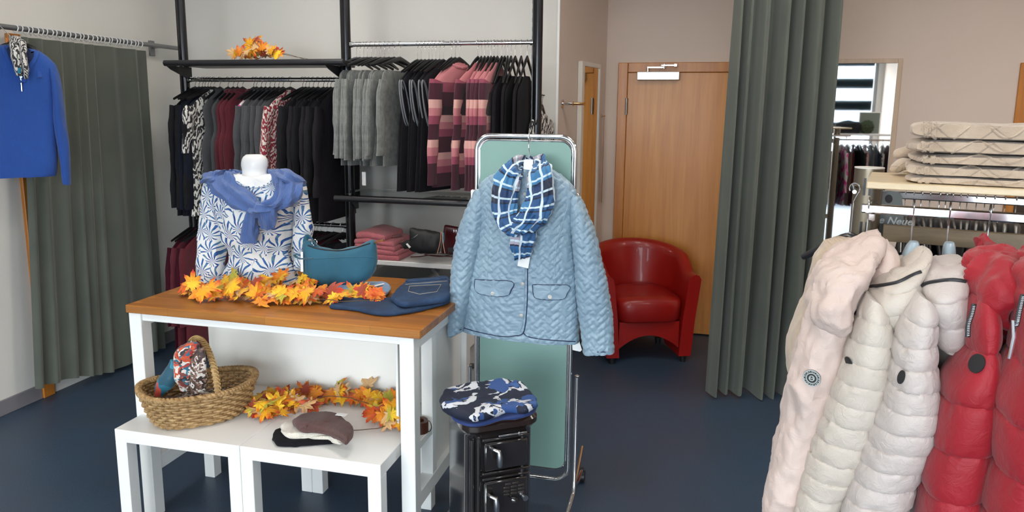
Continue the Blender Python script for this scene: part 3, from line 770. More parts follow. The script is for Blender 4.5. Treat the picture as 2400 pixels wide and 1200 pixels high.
ORD = ['first', 'second', 'third', 'fourth', 'fifth', 'sixth', 'seventh', 'eighth', 'ninth', 'tenth', 'eleventh', 'twelfth']
def px_on_rod(px_, ZR): 
    # X of the rail point seen at photo column px_
    return float(W(px_, 190 if ZR < 1.9 else 104, Y=POSTY)[0]) if ZR > 1.2 else float(W(px_, 527, Y=POSTY)[0])
def hang(protos, hproto, pxs, ZR, rots, glabel, ggroup, hlabel, hgroup, z=.013, labels=None):
    """copies of the prototypes along a rail; the first uses the prototype itself"""
    for i, p in enumerate(pxs):
        x = px_on_rod(p, ZR); rz = rots[i % len(rots)]+random.uniform(-.05, .05)
        g = protos[i % len(protos)]; first = i < len(protos)
        loc = (x, POSTY, ZR+z)
        if first: g.location = loc; g.rotation_euler = (0, 0, rz); o = g
        else: o = dup(g, loc, rz)
        o['label'] = labels[i] if labels else (glabel if len(pxs) == 1 else ORD[i]+' from left of the '+ggroup)
        if ggroup: o['group'] = ggroup
        if hproto is not None:
            if not hproto.get('used'): hproto['used'] = 1; hh = hproto; hh.location = loc; hh.rotation_euler = (0, 0, rz)
            else: hh = dup(hproto, loc, rz); 
            hh['label'] = hlabel if len(pxs) == 1 else ORD[i]+' from left of the '+hgroup
            if hgroup: hh['group'] = hgroup
def newhanger(**k): return hanger_tree('clothes_hanger', 'x', **k)
def G(kind, mt, seed, **k): return garment(k.pop('name', 'garment'), kind, 'x', mt, (0, 0, 0), seed=seed, **k)
H = newhanger()
# left upper rail
hang([G('long', BLACKK, 1, name='cardigan', sl=.62), G('long', NAVYB, 2, name='cardigan', sl=.63)], H, [457, 466, 474, 480, 487, 493], ZR1, [-.05, .0, -.08], 'long black knit cardigan at the far left end of the upper left rail', 'black cardigans at the left end of the upper left rail', 'black hanger holding a black cardigan at the left end of the rail', 'hangers of the left black cardigans')
H = newhanger()
hang([G('long', ZEBRA, 4, name='tunic', sl=.28)], H, [501], ZR1, [-.22], 'black and white zebra print tunic on the upper left rail', None, 'black hanger holding the zebra print tunic', None)
H = newhanger(w=.13)
hang([G('vest', CHARC, 5, name='sweater', sleeves=False)], H, [515, 534], ZR1, [-.14, -.1], 'sleeveless charcoal top between zebra tunic and bordeaux vests', 'charcoal tops beside the zebra tunic', 'black hanger holding a charcoal top beside the zebra tunic', 'hangers of the charcoal tops')
H = newhanger(w=.12)
hang([G('vest', BORD, 6, name='vest', sleeves=False, collar=BORD), G('vest', BORD, 7, name='vest', sleeves=False, collar=BORD)], H, [546, 556, 568, 594], ZR1, [-.2, -.16, -.22, -.16], 'bordeaux red knitted sleeveless vest on the upper left rail', 'bordeaux vests on the upper left rail', 'black hanger holding a bordeaux vest', 'hangers of the bordeaux vests')
H = newhanger()
hang([G('sweater', PINKPR, 8, name='blouse', sleeves=False)], H, [601], ZR1, [-.05], 'thin blouse with a pink and grey print between bordeaux and grey tops', None, 'black hanger holding the pink and grey blouse', None)
H = newhanger(w=.16)
hang([G('sweater', CHARC, 9, name='sweater', sl=.48), G('sweater', CHARC, 10, name='sweater', sl=.47)], H, [612, 622, 632, 643, 653, 663], ZR1, [-.12, -.08, -.14], 'dark grey long sleeved top in the middle of the upper left rail', 'dark grey tops on the upper left rail', 'black hanger holding a dark grey top on the upper left rail', 'hangers of the dark grey tops')
H = newhanger()
hang([G('long', REDPR, 12, name='tunic', sl=.45)], H, [680], ZR1, [-.26], 'red, white and black patterned tunic on the upper left rail', None, 'black hanger holding the red patterned tunic', None)
H = newhanger()
hang([G('long', BLACKJ, 13, name='blouse', sl=.5), G('long', BLACKK, 14, name='blouse', sl=.5), G('long', BLACKJ, 15, name='blouse', sl=.52)], H, [709, 716, 724, 734, 745, 758, 767, 775, 784], ZR1, [-.1, -.16, -.05], 'black long blouse at the right end of the upper left rail', 'black blouses at the right end of the upper left rail', 'black hanger holding a black blouse at the right end of the rail', 'hangers of the right black blouses')
# right upper rail
H = newhanger(w=.20, drop=.05, neck=.085)
hang([G('cardigan', GREYH, 21, name='cardigan', sl=.44), G('cardigan', GREYH, 22, name='cardigan', sl=.42), G('cardigan', GREYH, 23, name='cardigan', sl=.45)], H, [835, 843, 852, 860, 870, 880, 891, 901, 911, 923, 937], ZR2, [-.10, -.18, -.05, -.22, -.3], 'grey marl knitted cardigan slung over its hanger on the upper right rail', 'grey marl cardigans on the upper right rail', 'wide black hanger holding a grey marl cardigan', 'hangers of the grey cardigans')
H = newhanger(w=.16, neck=.10)
hang([G('dress', BLACKK, 24, name='dress', sleeves=False, trim=GPIP), G('dress', BLACKJ, 25, name='dress', sleeves=False, trim=GPIP)], H, [978, 987, 996, 1005, 1013, 1021, 1030, 1039], ZR2, [-.26, -.32, -.22], 'sleeveless black dress with grey piping round the armhole', 'black dresses with grey piping', 'black hanger holding a black piped dress', 'hangers of the piped dresses')
H = newhanger(w=.15, neck=.09)
_S = [G('sweater', STRB, 26, name='sweater', smat=STRS, sl=.58, dz=-.05, collar=knit('dusty_pink_knit', 'C57C82')), G('sweater', STRB, 27, name='sweater', smat=STRS, sl=.60, dz=-.05)]
hang(_S[:1], H, [1058, 1067, 1077], ZR2, [-.2, -.24, -.34], '', None, 'black hanger holding a striped sweater of the left trio', 'hangers of the striped sweater trio', labels=['pink and plum striped sweater, leftmost of the three hung beside the black dresses', 'pink and plum striped sweater, middle of the three hung beside the black dresses', 'pink and plum striped sweater with its whole front showing beside the gap on the rail'])
H = newhanger(w=.14, drop=.11, neck=.085)
hang(_S[1:], H, [1120, 1128, 1136, 1144, 1151, 1158, 1166], ZR2, [-.22, -.06, .0, -.08, .03], 'pink and plum striped sweater in the tight row of seven', 'striped sweaters in the tight row', 'black hanger holding a striped sweater of the tight row', 'hangers of the tight striped row')
H = newhanger(w=.16, drop=.15, neck=.085)
hang([G('slip', BLACKK, 30, name='dress', sleeves=False), G('slip', BLACKJ, 31, name='dress', sleeves=False)], H, [1176, 1183, 1190, 1198, 1208, 1222, 1236], ZR2, [-.05, -.1, .04], 'plain black dress at the right end of the upper right rail', 'black dresses at the right end of the rail', 'black hanger holding a plain black dress at the right end', 'hangers of the right black dresses')
# lower left rail
H = newhanger()
hang([G('vest', BORD2, 33, name='sweater', sleeves=False, collar=BLACKK)], H, [752, 766], ZR3, [-.3, -.5], 'maroon top on the lower left rail behind the handbag', 'maroon tops behind the handbag', 'black hanger holding a maroon top behind the handbag', 'hangers of the maroon tops behind the handbag')
H = newhanger()
hang([G('dress', BLACKJ, 34, name='jacket', sleeves=False, trim=mat('pale_grey_piping', '9A9A9C', .5))], H, [737, 743, 781, 802], ZR3, [-.25, -.3, -.6, -.5], 'black waistcoat with pale edging on the lower left rail', 'black waistcoats on the lower left rail', 'black hanger holding a black waistcoat on the lower rail', 'hangers of the black waistcoats')
H = newhanger()
hang([G('long', BORD2, 35, name='cardigan', sl=.5), G('long', BORD, 36, name='cardigan', sl=.5)], H, [456, 466, 476, 487], ZR3, [-.1, -.15], 'maroon cardigan at the left end of the lower left rail', 'maroon cardigans on the lower left rail', 'black hanger holding a maroon cardigan on the lower left rail', 'hangers of the maroon cardigans')
# striped blouse hung by the right post
bx = W(1271, 222, Y=4.16)
t = hanger_tree('clothes_hanger', 'wire hanger hooked beside the right black post', w=.16, drop=.10, org=bx)
t = garment('blouse', 'slip', 'black and white striped blouse hung beside the right black post', ZEBRA, bx, sleeves=False, seed=40, scl=.55)
t.rotation_euler = (0, 0, -.2)
t = thing('hanger_peg', 'small black peg on the right black post', 'hook', (PXS[2]+.03, POSTY, bx[2]))
part('peg', tube([(PXS[2]+.02, POSTY, bx[2]-.004), (bx[0]+.012, 4.16, bx[2]-.004)], .004, 8), BLKMET, t)
# label cards hanging from the grey cardigans
for i, (x_, y_) in enumerate(((853, 415), (866, 388))):
    p = W(x_, y_, Y=3.9)
    solo('price_tag', box(p[0]-.012, p[0]+.012, p[1]-.001, p[1]+.001, p[2]-.05, p[2]+.03), TAGW, ('long white price tag below the grey cardigans', 'short white price tag below the grey cardigans')[i], 'tag', smooth=False) if i == 0 else None
# ================================================================== CLOTH TOOLS
def vnormals(V, F):
    N = np.zeros_like(V)
    for f in F:
        a, b, c = V[f[0]], V[f[1]], V[f[2]]; n = np.cross(b-a, c-a)
        for i in f: N[i] += n
    return N/(np.linalg.norm(N, axis=1)[:, None]+1e-12)
def ruffle(m, fn):
    V = np.asarray(m[0], float); N = vnormals(V, m[1]); c = V.mean(0)
    if ((V-c)*N).sum() < 0: N = -N
    return (V+N*fn(V, N)[:, None],)+tuple(m[1:])
def crease(amp, sc, seed=0, o=3):
    return lambda V, N: amp*fbm(V*np.array(sc)+seed*3.7, o)
def pxloft(pl, rows, m=40, n=28, p=2.3, disp=None, cap=True):
    """rows: (xL,yL,xR,yR,half thickness[,offset]) on plane pl"""
    sl = []
    for r in rows:
        off = r[5] if len(r) > 5 else 0.0
        L = pl.at(r[0], r[1], off); R = pl.at(r[2], r[3], off); sl.append(((L+R)/2, (R-L)/2, pl.n*r[4]))
    return loft(sl, m, n, p, disp, cap)
def band(rows, pl, m=60, n=20, p=2.0, disp=None):
    return pxloft(pl, rows, m, n, p, disp)
from mathutils.bvhtree import BVHTree
def projector(m, lift=0.0):
    V = np.asarray(m[0], float); bt = BVHTree.FromPolygons([Vector(v) for v in V], [tuple(int(i) for i in f) for f in m[1]])
    def f(x, y, l=lift):
        d = ray(x, y); d = d/np.linalg.norm(d); h = bt.ray_cast(Vector(CAM), Vector(d))
        if h[0] is None: h = bt.find_nearest(Vector(CAM+d*2.7)); return np.array(h[0])-d*l, -d
        n = np.array(h[1]); n = n if n@d < 0 else -n
        return np.array(h[0])+n*l, n
    return f
def pxline(f, pts, r, k=40, n=7, lift=0.001, closed=False, flat=1.0):
    P = catmull([(x, y, 0) for x, y in pts], k)[:, :2]
    Q = np.array([f(x, y, lift)[0] for x, y in P])
    K = Q.copy()
    for _ in range(2): K[1:-1] = (K[:-2]+K[1:-1]*2+K[2:])/4
    return tube(K, r, n, flat=flat)
def pxdisc(f, x, y, r, th, n=20, rz=1.0):
    p, nn = f(x, y, 0); nn = nn/np.linalg.norm(nn); a = np.cross(nn, (0, 0, 1)); a /= np.linalg.norm(a); b = np.cross(a, nn)
    P = [p+nn*.0+(a*math.cos(t)*r*rz+b*math.sin(t)*r) for t in np.arange(n)*2*math.pi/n]
    R = [P, [q+nn*th for q in P], [p+(q-p)*.8+nn*th*1.25 for q in P]]
    return rings(np.array(R)), p, nn, a, b
def pillow(outline, z0, h, top=.10, m=64, inset=.012, fn=None):
    """rounded flat folded cloth from a world XY outline; fn(x,y)->extra height"""
    P = np.array([(o[0], o[1], 0) for o in outline]); P = catmull(np.vstack([P, P[:1]]), m+1)[:-1, :2]; c = P.mean(0); R = []
    def ring(s, ins, z):
        d = P-c; L = np.linalg.norm(d, axis=1)[:, None]; q = c+d*s*(1-ins/np.maximum(L, .02)); 
        zz = np.full(len(q), z); 
        if fn is not None: zz = zz+np.array([fn(a, b) for a, b in q])*np.clip((z-z0)/h, 0, 1)
        return np.c_[q, zz]
    for a in np.linspace(-90, 90, 9): R.append(ring(1, inset*(1-math.cos(math.radians(a))), z0+h*.5+h*.5*math.sin(math.radians(a))))
    for s in (.85, .65, .45, .25, .08): R.append(ring(s, inset, z0+h+h*top*(1-s)))
    uv = np.array([[(q[0], q[1]) for q in r] for r in R])
    return rings(np.array(R), True, True, uv)
def ztop(outline_px, z): return [W(x, y, Z=z)[:2] for x, y in outline_px]

# ================================================================== ON THE WHITE TABLE
TZ = .9
# --- mannequin torso
MY = 2.74
PM = Plane((0, MY, 0), (0, -1))
t = thing('mannequin_torso', 'white headless mannequin torso standing on the wooden table top', 'mannequin', W(598, 660, Y=MY)*np.array([1, 1, 0])+np.array([0, 0, TZ]))
part('torso', pxloft(PM, [(578, 362, 612, 362, .022), (571, 370, 622, 370, .040), (569, 385, 625, 385, .047), (572, 402, 622, 402, .046), (568, 416, 628, 416, .052), (550, 430, 646, 430, .06), (515, 445, 682, 447, .075), (512, 480, 684, 482, .095), (520, 530, 676, 530, .105), (552, 590, 664, 592, .085), (538, 640, 678, 640, .09), (535, 655, 682, 655, .09)], 50, 32, 2.1), mat('mannequin_white', 'DEDFE0', .4, coat=.2), t)
def m_print():
    t = NT('blue_fan_print'); v = t.coord('Object', (1, .25, 1)); nz = t.new('ShaderNodeTexNoise'); t.link(v, nz.inputs['Vector']); nz.inputs['Scale'].default_value = 14
    add = t.new('ShaderNodeVectorMath'); add.operation = 'MULTIPLY_ADD'; t.link(nz.outputs[1], add.inputs[0]); add.inputs[1].default_value = (.036, .0, .036); t.link(v, add.inputs[2])
    vo = t.new('ShaderNodeTexVoronoi'); t.link(add.outputs[0], vo.inputs['Vector']); vo.inputs['Scale'].default_value = 14
    sc = t.new('ShaderNodeVectorMath'); sc.operation = 'SUBTRACT'; t.link(add.outputs[0], sc.inputs[0]); t.link(vo.outputs['Position'], sc.inputs[1])
    s = t.new('ShaderNodeSeparateXYZ'); t.link(sc.outputs[0], s.inputs[0])
    ang = t.math('ARCTAN2', t.math('ADD', s.outputs[2], .018), s.outputs[0]); 
    ang = t.math('ADD', ang, t.math('MULTIPLY', vo.outputs['Distance'], .35)); st = t.math('SINE', t.math('MULTIPLY', ang, 12.0)); 
    g = t.math('ADD', st, t.math('MULTIPLY', vo.outputs['Distance'], -1.1)); 
    sel = t.math('GREATER_THAN', g, -.12)
    n2 = t.noise(v, 55, 2); blue = t.ramp(n2, [(.35, hexc('173A78')), (.5, hexc('2C62A4')), (.62, hexc('54809C')), (.75, hexc('6F7E78'))])
    c = t.mix(sel, (.78, .78, .76), blue); t.color(c); t.set('Roughness', .75); t.bump(t.noise(v, 400, 2), .2, .001); return t.m
PRT = m_print()
fold = lambda A, a=(26, 26, 9), s=0: (lambda u, v, th, P, N: A*fbm(P*np.array(a)+s, 3))
blx = thing('blouse', 'white blouse with blue fan print worn by the mannequin torso', 'blouse', W(598, 660, Y=MY)*np.array([1, 1, 0])+np.array([0, 0, TZ+.002]))
bm_body = pxloft(PM, [(542, 408, 648, 411, .068), (520, 420, 672, 421, .085), (500, 432, 694, 436, .094), (502, 460, 692, 462, .105), (515, 500, 685, 500, .125), (526, 530, 679, 530, .128), (543, 592, 674, 592, .102), (532, 630, 684, 630, .108), (520, 662, 694, 662, .112)], 70, 44, 2.2, fold(.012), cap=False)
# scoop neck: cut the upper front rows back to the neckline
part('bodice', bm_body, PRT, blx)
part('sleeve', pxloft(PM, [(486, 424, 530, 430, .05, .01), (480, 445, 526, 470, .056, .012), (476, 500, 526, 520, .056, .02), (472, 560, 524, 570, .052, .035), (470, 610, 524, 618, .048, .05), (471, 655, 522, 652, .042, .06), (472, 661, 519, 659, .035, .06)], 50, 26, 2.2, fold(.011, s=4)), PRT, blx)
part('sleeve', pxloft(PM, [(662, 430, 704, 424, .045, .0), (680, 470, 714, 448, .045, -.02), (688, 510, 724, 495, .042, -.03), (694, 560, 731, 548, .038, -.035), (690, 600, 726, 600, .034, -.035), (684, 636, 714, 630, .03, -.035)], 50, 26, 2.2, fold(.011, s=8)), PRT, blx)
# --- neck visible through the scoop: a bare chest panel of the mannequin
fb = projector(bm_body)
def fan(f, pts, lift): 
    P = catmull([(x, y, 0) for x, y in pts+pts[:1]], 41)[:-1, :2]; c = P.mean(0); R = []
    for s in (1.0, .97, .7, .4, .05): R.append([f(c[0]+(x-c[0])*s, c[1]+(y-c[1])*s, 0 if s == 1 else lift)[0] for x, y in P])
    return rings(np.array(R), True, True)
part('chest', fan(fb, [(538, 408), (548, 424), (570, 437), (598, 442), (628, 436), (643, 424), (651, 408), (600, 409)], .008), mat('mannequin_white_chest', 'DEDFE0', .4, coat=.2), bpy.data.objects['mannequin_torso'])
part('neckband', pxline(fb, [(545, 407), (555, 425), (575, 437), (598, 440), (622, 436), (638, 425), (646, 410)], .0035, 36, 7, .006), PRT, blx)
# --- blue sweater tied round the shoulders
BLS = knit('denim_blue_knit', '4C669C', 300, .5, .2, .08)
t = thing('sweater', 'plain denim blue sweater knotted round the shoulders of the mannequin', 'sweater', W(598, 500, Y=MY-.13))
drape = lambda u, v, th, P, N: .007*np.sin(u*150+3*vnoise(P*12))*(N@PM.n > .0)+.008*fbm(P*np.array([18, 18, 12]), 2)
part('yoke', pxloft(PM, [(490, 432, 487, 408, .05, .02), (520, 435, 517, 398, .055, .05), (545, 412, 543, 398, .04, -.03), (575, 416, 575, 404, .03, -.085), (618, 416, 618, 404, .03, -.085), (642, 414, 644, 398, .04, -.03), (676, 436, 680, 400, .055, .05), (700, 445, 709, 425, .045, .02)], 60, 26, 2.0, drape), BLS, t)
part('left_wrap', pxloft(PM, [(488, 434, 546, 400, .045, .05), (508, 452, 556, 425, .05, .085), (536, 476, 574, 444, .045, .115), (568, 494, 598, 462, .036, .135), (592, 500, 614, 476, .03, .145)], 50, 28, 2.1, drape), BLS, t)
part('right_wrap', pxloft(PM, [(710, 432, 640, 402, .045, .05), (704, 462, 644, 426, .05, .09), (684, 482, 648, 448, .045, .115), (664, 490, 640, 462, .036, .135), (640, 500, 618, 474, .03, .145)], 50, 28, 2.1, drape), BLS, t)
part('knot', pxloft(PM, [(590, 484, 606, 474, .02, .145), (590, 500, 618, 478, .034, .155), (600, 506, 640, 476, .036, .158), (630, 500, 656, 478, .03, .15), (648, 490, 656, 480, .015, .145)], 30, 22, 2.0, drape), BLS, t)
part('hanging_sleeve', pxloft(PM, [(600, 482, 651, 478, .022, .15), (604, 500, 650, 500, .024, .155), (609, 522, 648, 520, .02, .15), (612, 538, 645, 538, .014, .145)], 40, 22, 2.2, drape), BLS, t)
part('hanging_sleeve', pxloft(PM, [(588, 484, 604, 486, .02, .145), (578, 505, 602, 506, .022, .15), (567, 535, 602, 538, .022, .15), (563, 566, 600, 570, .015, .145)], 40, 22, 2.2, drape), BLS, t)
# --- teal handbag
TEAL = mat('teal_suede', '2B6076', .85, bump=.35, bscale=60, var=.12, vscale=9, sheen=.3)
BY = 2.715; PB = Plane((0, BY, 0), (0, -1))
t = thing('handbag', 'teal suede half moon handbag standing on the wooden table top', 'handbag', W(800, 676, Y=BY)*np.array([1, 1, 0])+np.array([0, 0, TZ+.001]))
bagm = pxloft(PB, [(711, 590, 714, 612, .012), (715, 568, 720, 646, .028), (728, 566, 733, 660, .040), (745, 578, 748, 670, .046), (775, 583, 775, 674, .050), (810, 582, 808, 673, .050), (840, 578, 838, 667, .046), (862, 568, 860, 655, .036), (876, 565, 875, 636, .026), (881, 578, 883, 616, .012)], 60, 36, 2.4, lambda u, v, th, P, N: .006*fbm(P*np.array([14, 10, 14]), 3))
part('body', bagm, TEAL, t)
fbag = projector(bagm)
part('seam', pxline(fbag, [(718, 603), (745, 606), (790, 604), (840, 602), (876, 603)], .0016, 50, 6, .0006), TEAL, t)
part('seam', pxline(fbag, [(720, 610), (722, 640), (737, 662), (765, 674), (800, 676), (840, 668), (866, 648), (876, 618)], .0016, 60, 6, .0006), TEAL, t)
part('zip_top', pxline(fbag, [(722, 575), (745, 583), (790, 588), (830, 582), (868, 570)], .003, 50, 6, .001), mat('zip_black', (.02, .02, .02), .5), t)
pz = PB.at(878, 569, .01)
part('zip_pull', tube([pz, PB.at(888, 565, .02), PB.at(899, 563, .02)], [.004, .003, .0045], 8), mat('brass', (.7, .45, .18), .3, 1), t)
part('strap', tube(catmull([PB.at(718, 590, .01), PB.at(716, 565, .0), PB.at(722, 552, -.0), PB.at(733, 562, .0), PB.at(745, 580, .01)], 24), .011, 8, flat=.35), TEAL, t)
part('strap', tube(catmull([PB.at(716, 604, .03), PB.at(700, 597, .04), PB.at(690, 598, .04), PB.at(702, 606, .045), PB.at(735, 606, .048)], 24), .009, 8, flat=.4), TEAL, t)
part('strap_ring', tube([PB.at(737+6*math.cos(a), 568+7*math.sin(a), .02) for a in np.linspace(0, 6.28, 17)[:-1]], .0015, 6, closed=True), CHROME, t)
part('swing_tag', prism([PB.at(705, 590, .05), PB.at(710, 590, .05), PB.at(711, 637, .05), PB.at(705, 637, .05)], .001, (0, -1, 0)), TAGW, t, False)
# --- folded pale blue garment and jeans
PALEB = knit('pale_blue_knit', '7E98B8', 300, .4)
t = thing('knit_top', 'folded pale blue knit top with a white label lying before the teal handbag', 'clothing', W(850, 680, Z=TZ))
fo = [(784, 688), (786, 676), (815, 668), (862, 664), (900, 664), (913, 675), (908, 688), (880, 695), (840, 696), (805, 698)]
part('lower_fold', ruffle(pillow(ztop(fo, TZ+.01), TZ+.0005, .014), crease(.003, (30, 30, 30))), PALEB, t)
part('upper_fold', ruffle(pillow(ztop([(x+2, y-2) for x, y in fo[:-1]]+[(806, 690)], TZ+.022), TZ+.015, .014), crease(.003, (30, 30, 30), 2)), PALEB, t)
part('label', tube([W(866, 673, Z=TZ+.036), W(899, 665, Z=TZ+.036)], .007, 8, flat=.3), TAGW, t, False)
DEN = NT('dark_denim'); dv = DEN.coord('Object'); DEN.color(DEN.ramp(DEN.noise(dv, 9, 5, .7), [(.3, hexc('1A2C46')), (.55, hexc('223C5C')), (.8, hexc('365478'))])); DEN.set('Roughness', .85); DEN.bump(DEN.noise(dv, 500, 3), .5, .001)
t = thing('jeans', 'folded dark blue jeans with stitched back pocket at the right table end', 'jeans', W(960, 700, Z=TZ))
part('legs', ruffle(pillow(ztop([(772, 720), (786, 700), (830, 702), (900, 702), (1000, 700), (1046, 702), (1052, 710), (1000, 724), (950, 734), (892, 738), (840, 728)], TZ+.008), TZ+.0005, .018, .05), crease(.003, (18, 18, 18), 5)), DEN, t)
hip = ruffle(pillow(ztop([(952, 660), (1000, 656), (1048, 652), (1055, 672), (1053, 700), (1020, 708), (985, 712), (945, 716), (922, 706), (918, 696)], TZ+.03), TZ+.018, .026, .05), crease(.003, (18, 18, 18), 9))
part('hip', hip, DEN, t)
fj = projector(hip); STI = mat('tan_stitching', 'A9A08C', .8)
part('waistband', pxline(fj, [(953, 661), (1000, 657), (1046, 653)], .008, 30, 8, .002, flat=.5), DEN, t)
part('stitching', merge(pxline(fj, [(950, 667), (1000, 663), (1048, 659)], .0011, 40, 5, .001)), STI, t)
part('stitching', merge(*[pxline(fj, p, .0011, 24, 5, .001) for p in ([(960, 671), (1034, 667)], [(1034, 667), (1024, 684)], [(1024, 684), (983, 690)], [(983, 690), (957, 683)], [(957, 683), (960, 671)])]), STI, t)

# ================================================================== MAPLE LEAF GARLANDS
def leaf_mesh(seed, big=1.0):
    r = np.random.RandomState(seed); pts = []
    lobes = [(-150, .48), (-95, .82), (-42, .92), (0, 1.0), (42, .92), (95, .82), (150, .48)]
    for i, (a, L) in enumerate(lobes):
        L *= r.uniform(.9, 1.1)
        pts.append((a-14, L*.66)); pts.append((a-10, L*.80)); pts.append((a-4, L*.84)); pts.append((a, L)); pts.append((a+4, L*.84)); pts.append((a+10, L*.80)); pts.append((a+14, L*.66))
        if i < 6: b = (a+lobes[i+1][0])/2; pts.append((b, .46 if 0 < i < 5 else .38))
    pts.append((180, .10)); k = len(pts)
    A = np.radians([p[0]+90 for p in pts]); R = np.array([p[1] for p in pts]); c1, c2, ph = r.uniform(-.35, .35), r.uniform(.1, .4), r.uniform(0, 6)
    V = []; 
    for s in (.02, .35, .7, 1.0):
        x, y = R*s*np.cos(A), R*s*np.sin(A); rr = R*s
        z = c2*rr**2*np.cos(2*np.arctan2(y, x)+ph)+c1*rr**2-.10*np.abs(np.sin(3.6*np.arctan2(x, y)))*rr+.12*rr*np.sin(5*x+ph)
        V.append(np.c_[x, y, z])
    V = np.array(V)*.057*big
    F = []
    for i in range(3):
        for j in range(k): F.append((i*k+j, i*k+(j+1) % k, (i+1)*k+(j+1) % k, (i+1)*k+j))
    F.append(tuple(range(k)))
    V = V.reshape(-1, 3); UV = V[:, :2]/(.057*big)
    n = len(V); st = tube(catmull([(0, 0, 0), (.0, -.008, -.002), (.003, -.022, -.003)], 6)*big, .0009, 5)
    m = merge((V, F, UV), (st[0], st[1], None))
    me = make_mesh(m, 'leaf', True, None, np.zeros(3)); return me
def m_leaf():
    t = NT('maple_leaf'); tc = t.new('ShaderNodeTexCoord'); oi = t.new('ShaderNodeObjectInfo')
    ln = t.new('ShaderNodeVectorMath'); ln.operation = 'LENGTH'; t.link(tc.outputs['UV'], ln.inputs[0])
    nz = t.noise(tc.outputs['UV'], 3.0, 3, .6)
    r = t.math('ADD', ln.outputs['Value'], t.math('MULTIPLY', t.math('SUBTRACT', nz, .5), .9))
    ra = oi.outputs['Random']
    inner = t.ramp(ra, [(0, hexc('E8A410')), (.18, hexc('F0BC1C')), (.34, hexc('D86414')), (.44, hexc('B9B03A')), (.54, hexc('E58A12')), (.68, hexc('D9B07A')), (.80, hexc('9A3A20')), (.92, hexc('F2C62A'))], 'CONSTANT')
    ra2 = t.math('FRACT', t.math('MULTIPLY', ra, 7.31))
    edge = t.ramp(ra2, [(0, hexc('D2300F')), (.36, hexc('DE5216')), (.52, hexc('EFA51A')), (.62, hexc('AC2616')), (.85, hexc('D8902A'))], 'CONSTANT')
    f = t.ramp(r, [(.42, (0, 0, 0)), (.85, (1, 1, 1))])
    isbg = t.math('MULTIPLY', t.math('GREATER_THAN', ra, .68), t.math('LESS_THAN', ra, .8))
    f2 = t.math('MULTIPLY', f, t.math('SUBTRACT', 1.0, t.math('MULTIPLY', isbg, .8)))
    s = t.new('ShaderNodeSeparateXYZ'); t.link(tc.outputs['UV'], s.inputs[0])
    a = t.math('ARCTAN2', s.outputs[0], s.outputs[1]); vein = t.math('ABSOLUTE', t.math('SINE', t.math('MULTIPLY', a, 4.1)))
    t.color(t.mix(t.math('MULTIPLY', t.math('LESS_THAN', vein, .10), .35), t.mix(f2, inner, edge), hexc('7A3A10')))
    t.set('Roughness', .6); t.set('Sheen Weight', .1); t.bump(vein, .5, .002); return t.m
LEAFM = m_leaf(); LEAVES = [leaf_mesh(s, b) for s, b in ((1, 1.0), (2, .9), (3, 1.15), (4, .8), (5, 1.05))]
for me in LEAVES: me.materials.append(LEAFM)
STEM = mat('brown_stem', '5A4630', .7)
def garland(label, group, pts, z, n, seed, spread, stempts=None, up=.03, tall=.0, base=None):
    """leaves placed round real points on the surface; pts: list of (px,py,weight,spread)"""
    r = np.random.RandomState(seed); P0 = W(pts[0][0], pts[0][1], Z=z)
    t = thing('leaf_garland', label, 'garland', P0, group)
    if stempts is not None:
        Q = np.array([W(x, y, Z=z+dz) for x, y, dz in stempts]); part('stem', tube(catmull(Q, 60)+.004*np.sin(np.arange(60))[:, None]*np.array([1, 1, 0]), .0016, 6), STEM, t)
    wsum = sum(p[2] for p in pts); cnt = 0
    for (x, y, w, sp) in pts:
        for i in range(max(1, int(round(n*w/wsum)))):
            q = W(x, y, Z=z)+np.array([r.normal(0, sp), r.normal(0, sp*.55), 0]); h = .012+abs(r.normal(0, up))
            if base is not None: q[1] = max(q[1], base[0]); q[0] = min(q[0], base[1])
            o = bpy.data.objects.new('leaf', LEAVES[r.randint(5)]); COL.objects.link(o); o.parent = t
            o.location = tuple(q+np.array([0, 0, h+tall*r.rand()])-P0)
            tilt = r.uniform(.1, 1.15); o.rotation_euler = Matrix.Rotation(r.uniform(-.7, .7)-.15, 3, 'Z').to_euler()
            R = Matrix.Rotation(r.uniform(-.8, .8), 3, 'Z') @ Matrix.Rotation(tilt, 3, 'X') @ Matrix.Rotation(r.uniform(0, 6.28), 3, 'Z')
            o.rotation_euler = R.to_euler(); sc = r.uniform(.8, 1.15); o.scale = (sc, sc, sc)
            # keep the leaf above its support
            low = min((R @ Vector(v.co)).z for v in o.data.vertices)*sc
            o.location.z = max(o.location.z, z-P0[2]+.002-low)
            cnt += 1
    return t
garland('garland of orange and yellow maple leaves spread over the wooden table top', None, [(448, 692, 1.2, .03), (480, 702, 1, .03), (520, 700, 1, .035), (560, 700, 1.2, .035), (600, 703, 1.6, .045), (640, 708, 2, .05), (680, 710, 2.4, .05), (720, 712, 2, .045), (745, 705, 1, .03), (775, 714, .8, .02), (830, 706, .9, .025), (862, 708, .6, .02), (890, 712, .5, .012), (560, 680, .7, .03), (640, 678, 1, .04), (690, 680, 1, .03)], TZ, 128, 5, .03, [(430, 685, .01), (520, 695, .02), (620, 690, .03), (720, 695, .02), (800, 706, .03), (890, 702, .03)], up=.018)
garland('garland of autumn maple leaves between the wicker basket and the beanies', None, [(640, 970, 3.2, .035), (610, 975, 1.3, .02), (665, 960, 1.6, .035), (640, 935, 1.2, .03), (690, 965, 1, .03), (735, 935, 1, .03), (790, 940, 1, .025), (830, 945, 1, .03), (870, 950, 1.4, .03), (905, 955, 1.5, .03), (915, 1000, 1.8, .025), (890, 990, .8, .02), (930, 975, .8, .015)], LH, 125, 12, .03, [(620, 980, .02), (690, 950, .03), (760, 930, .04), (830, 935, .05), (890, 965, .03), (900, 1000, .02), (800, 1010, .01)], up=.016, base=(2.3, -1.02))
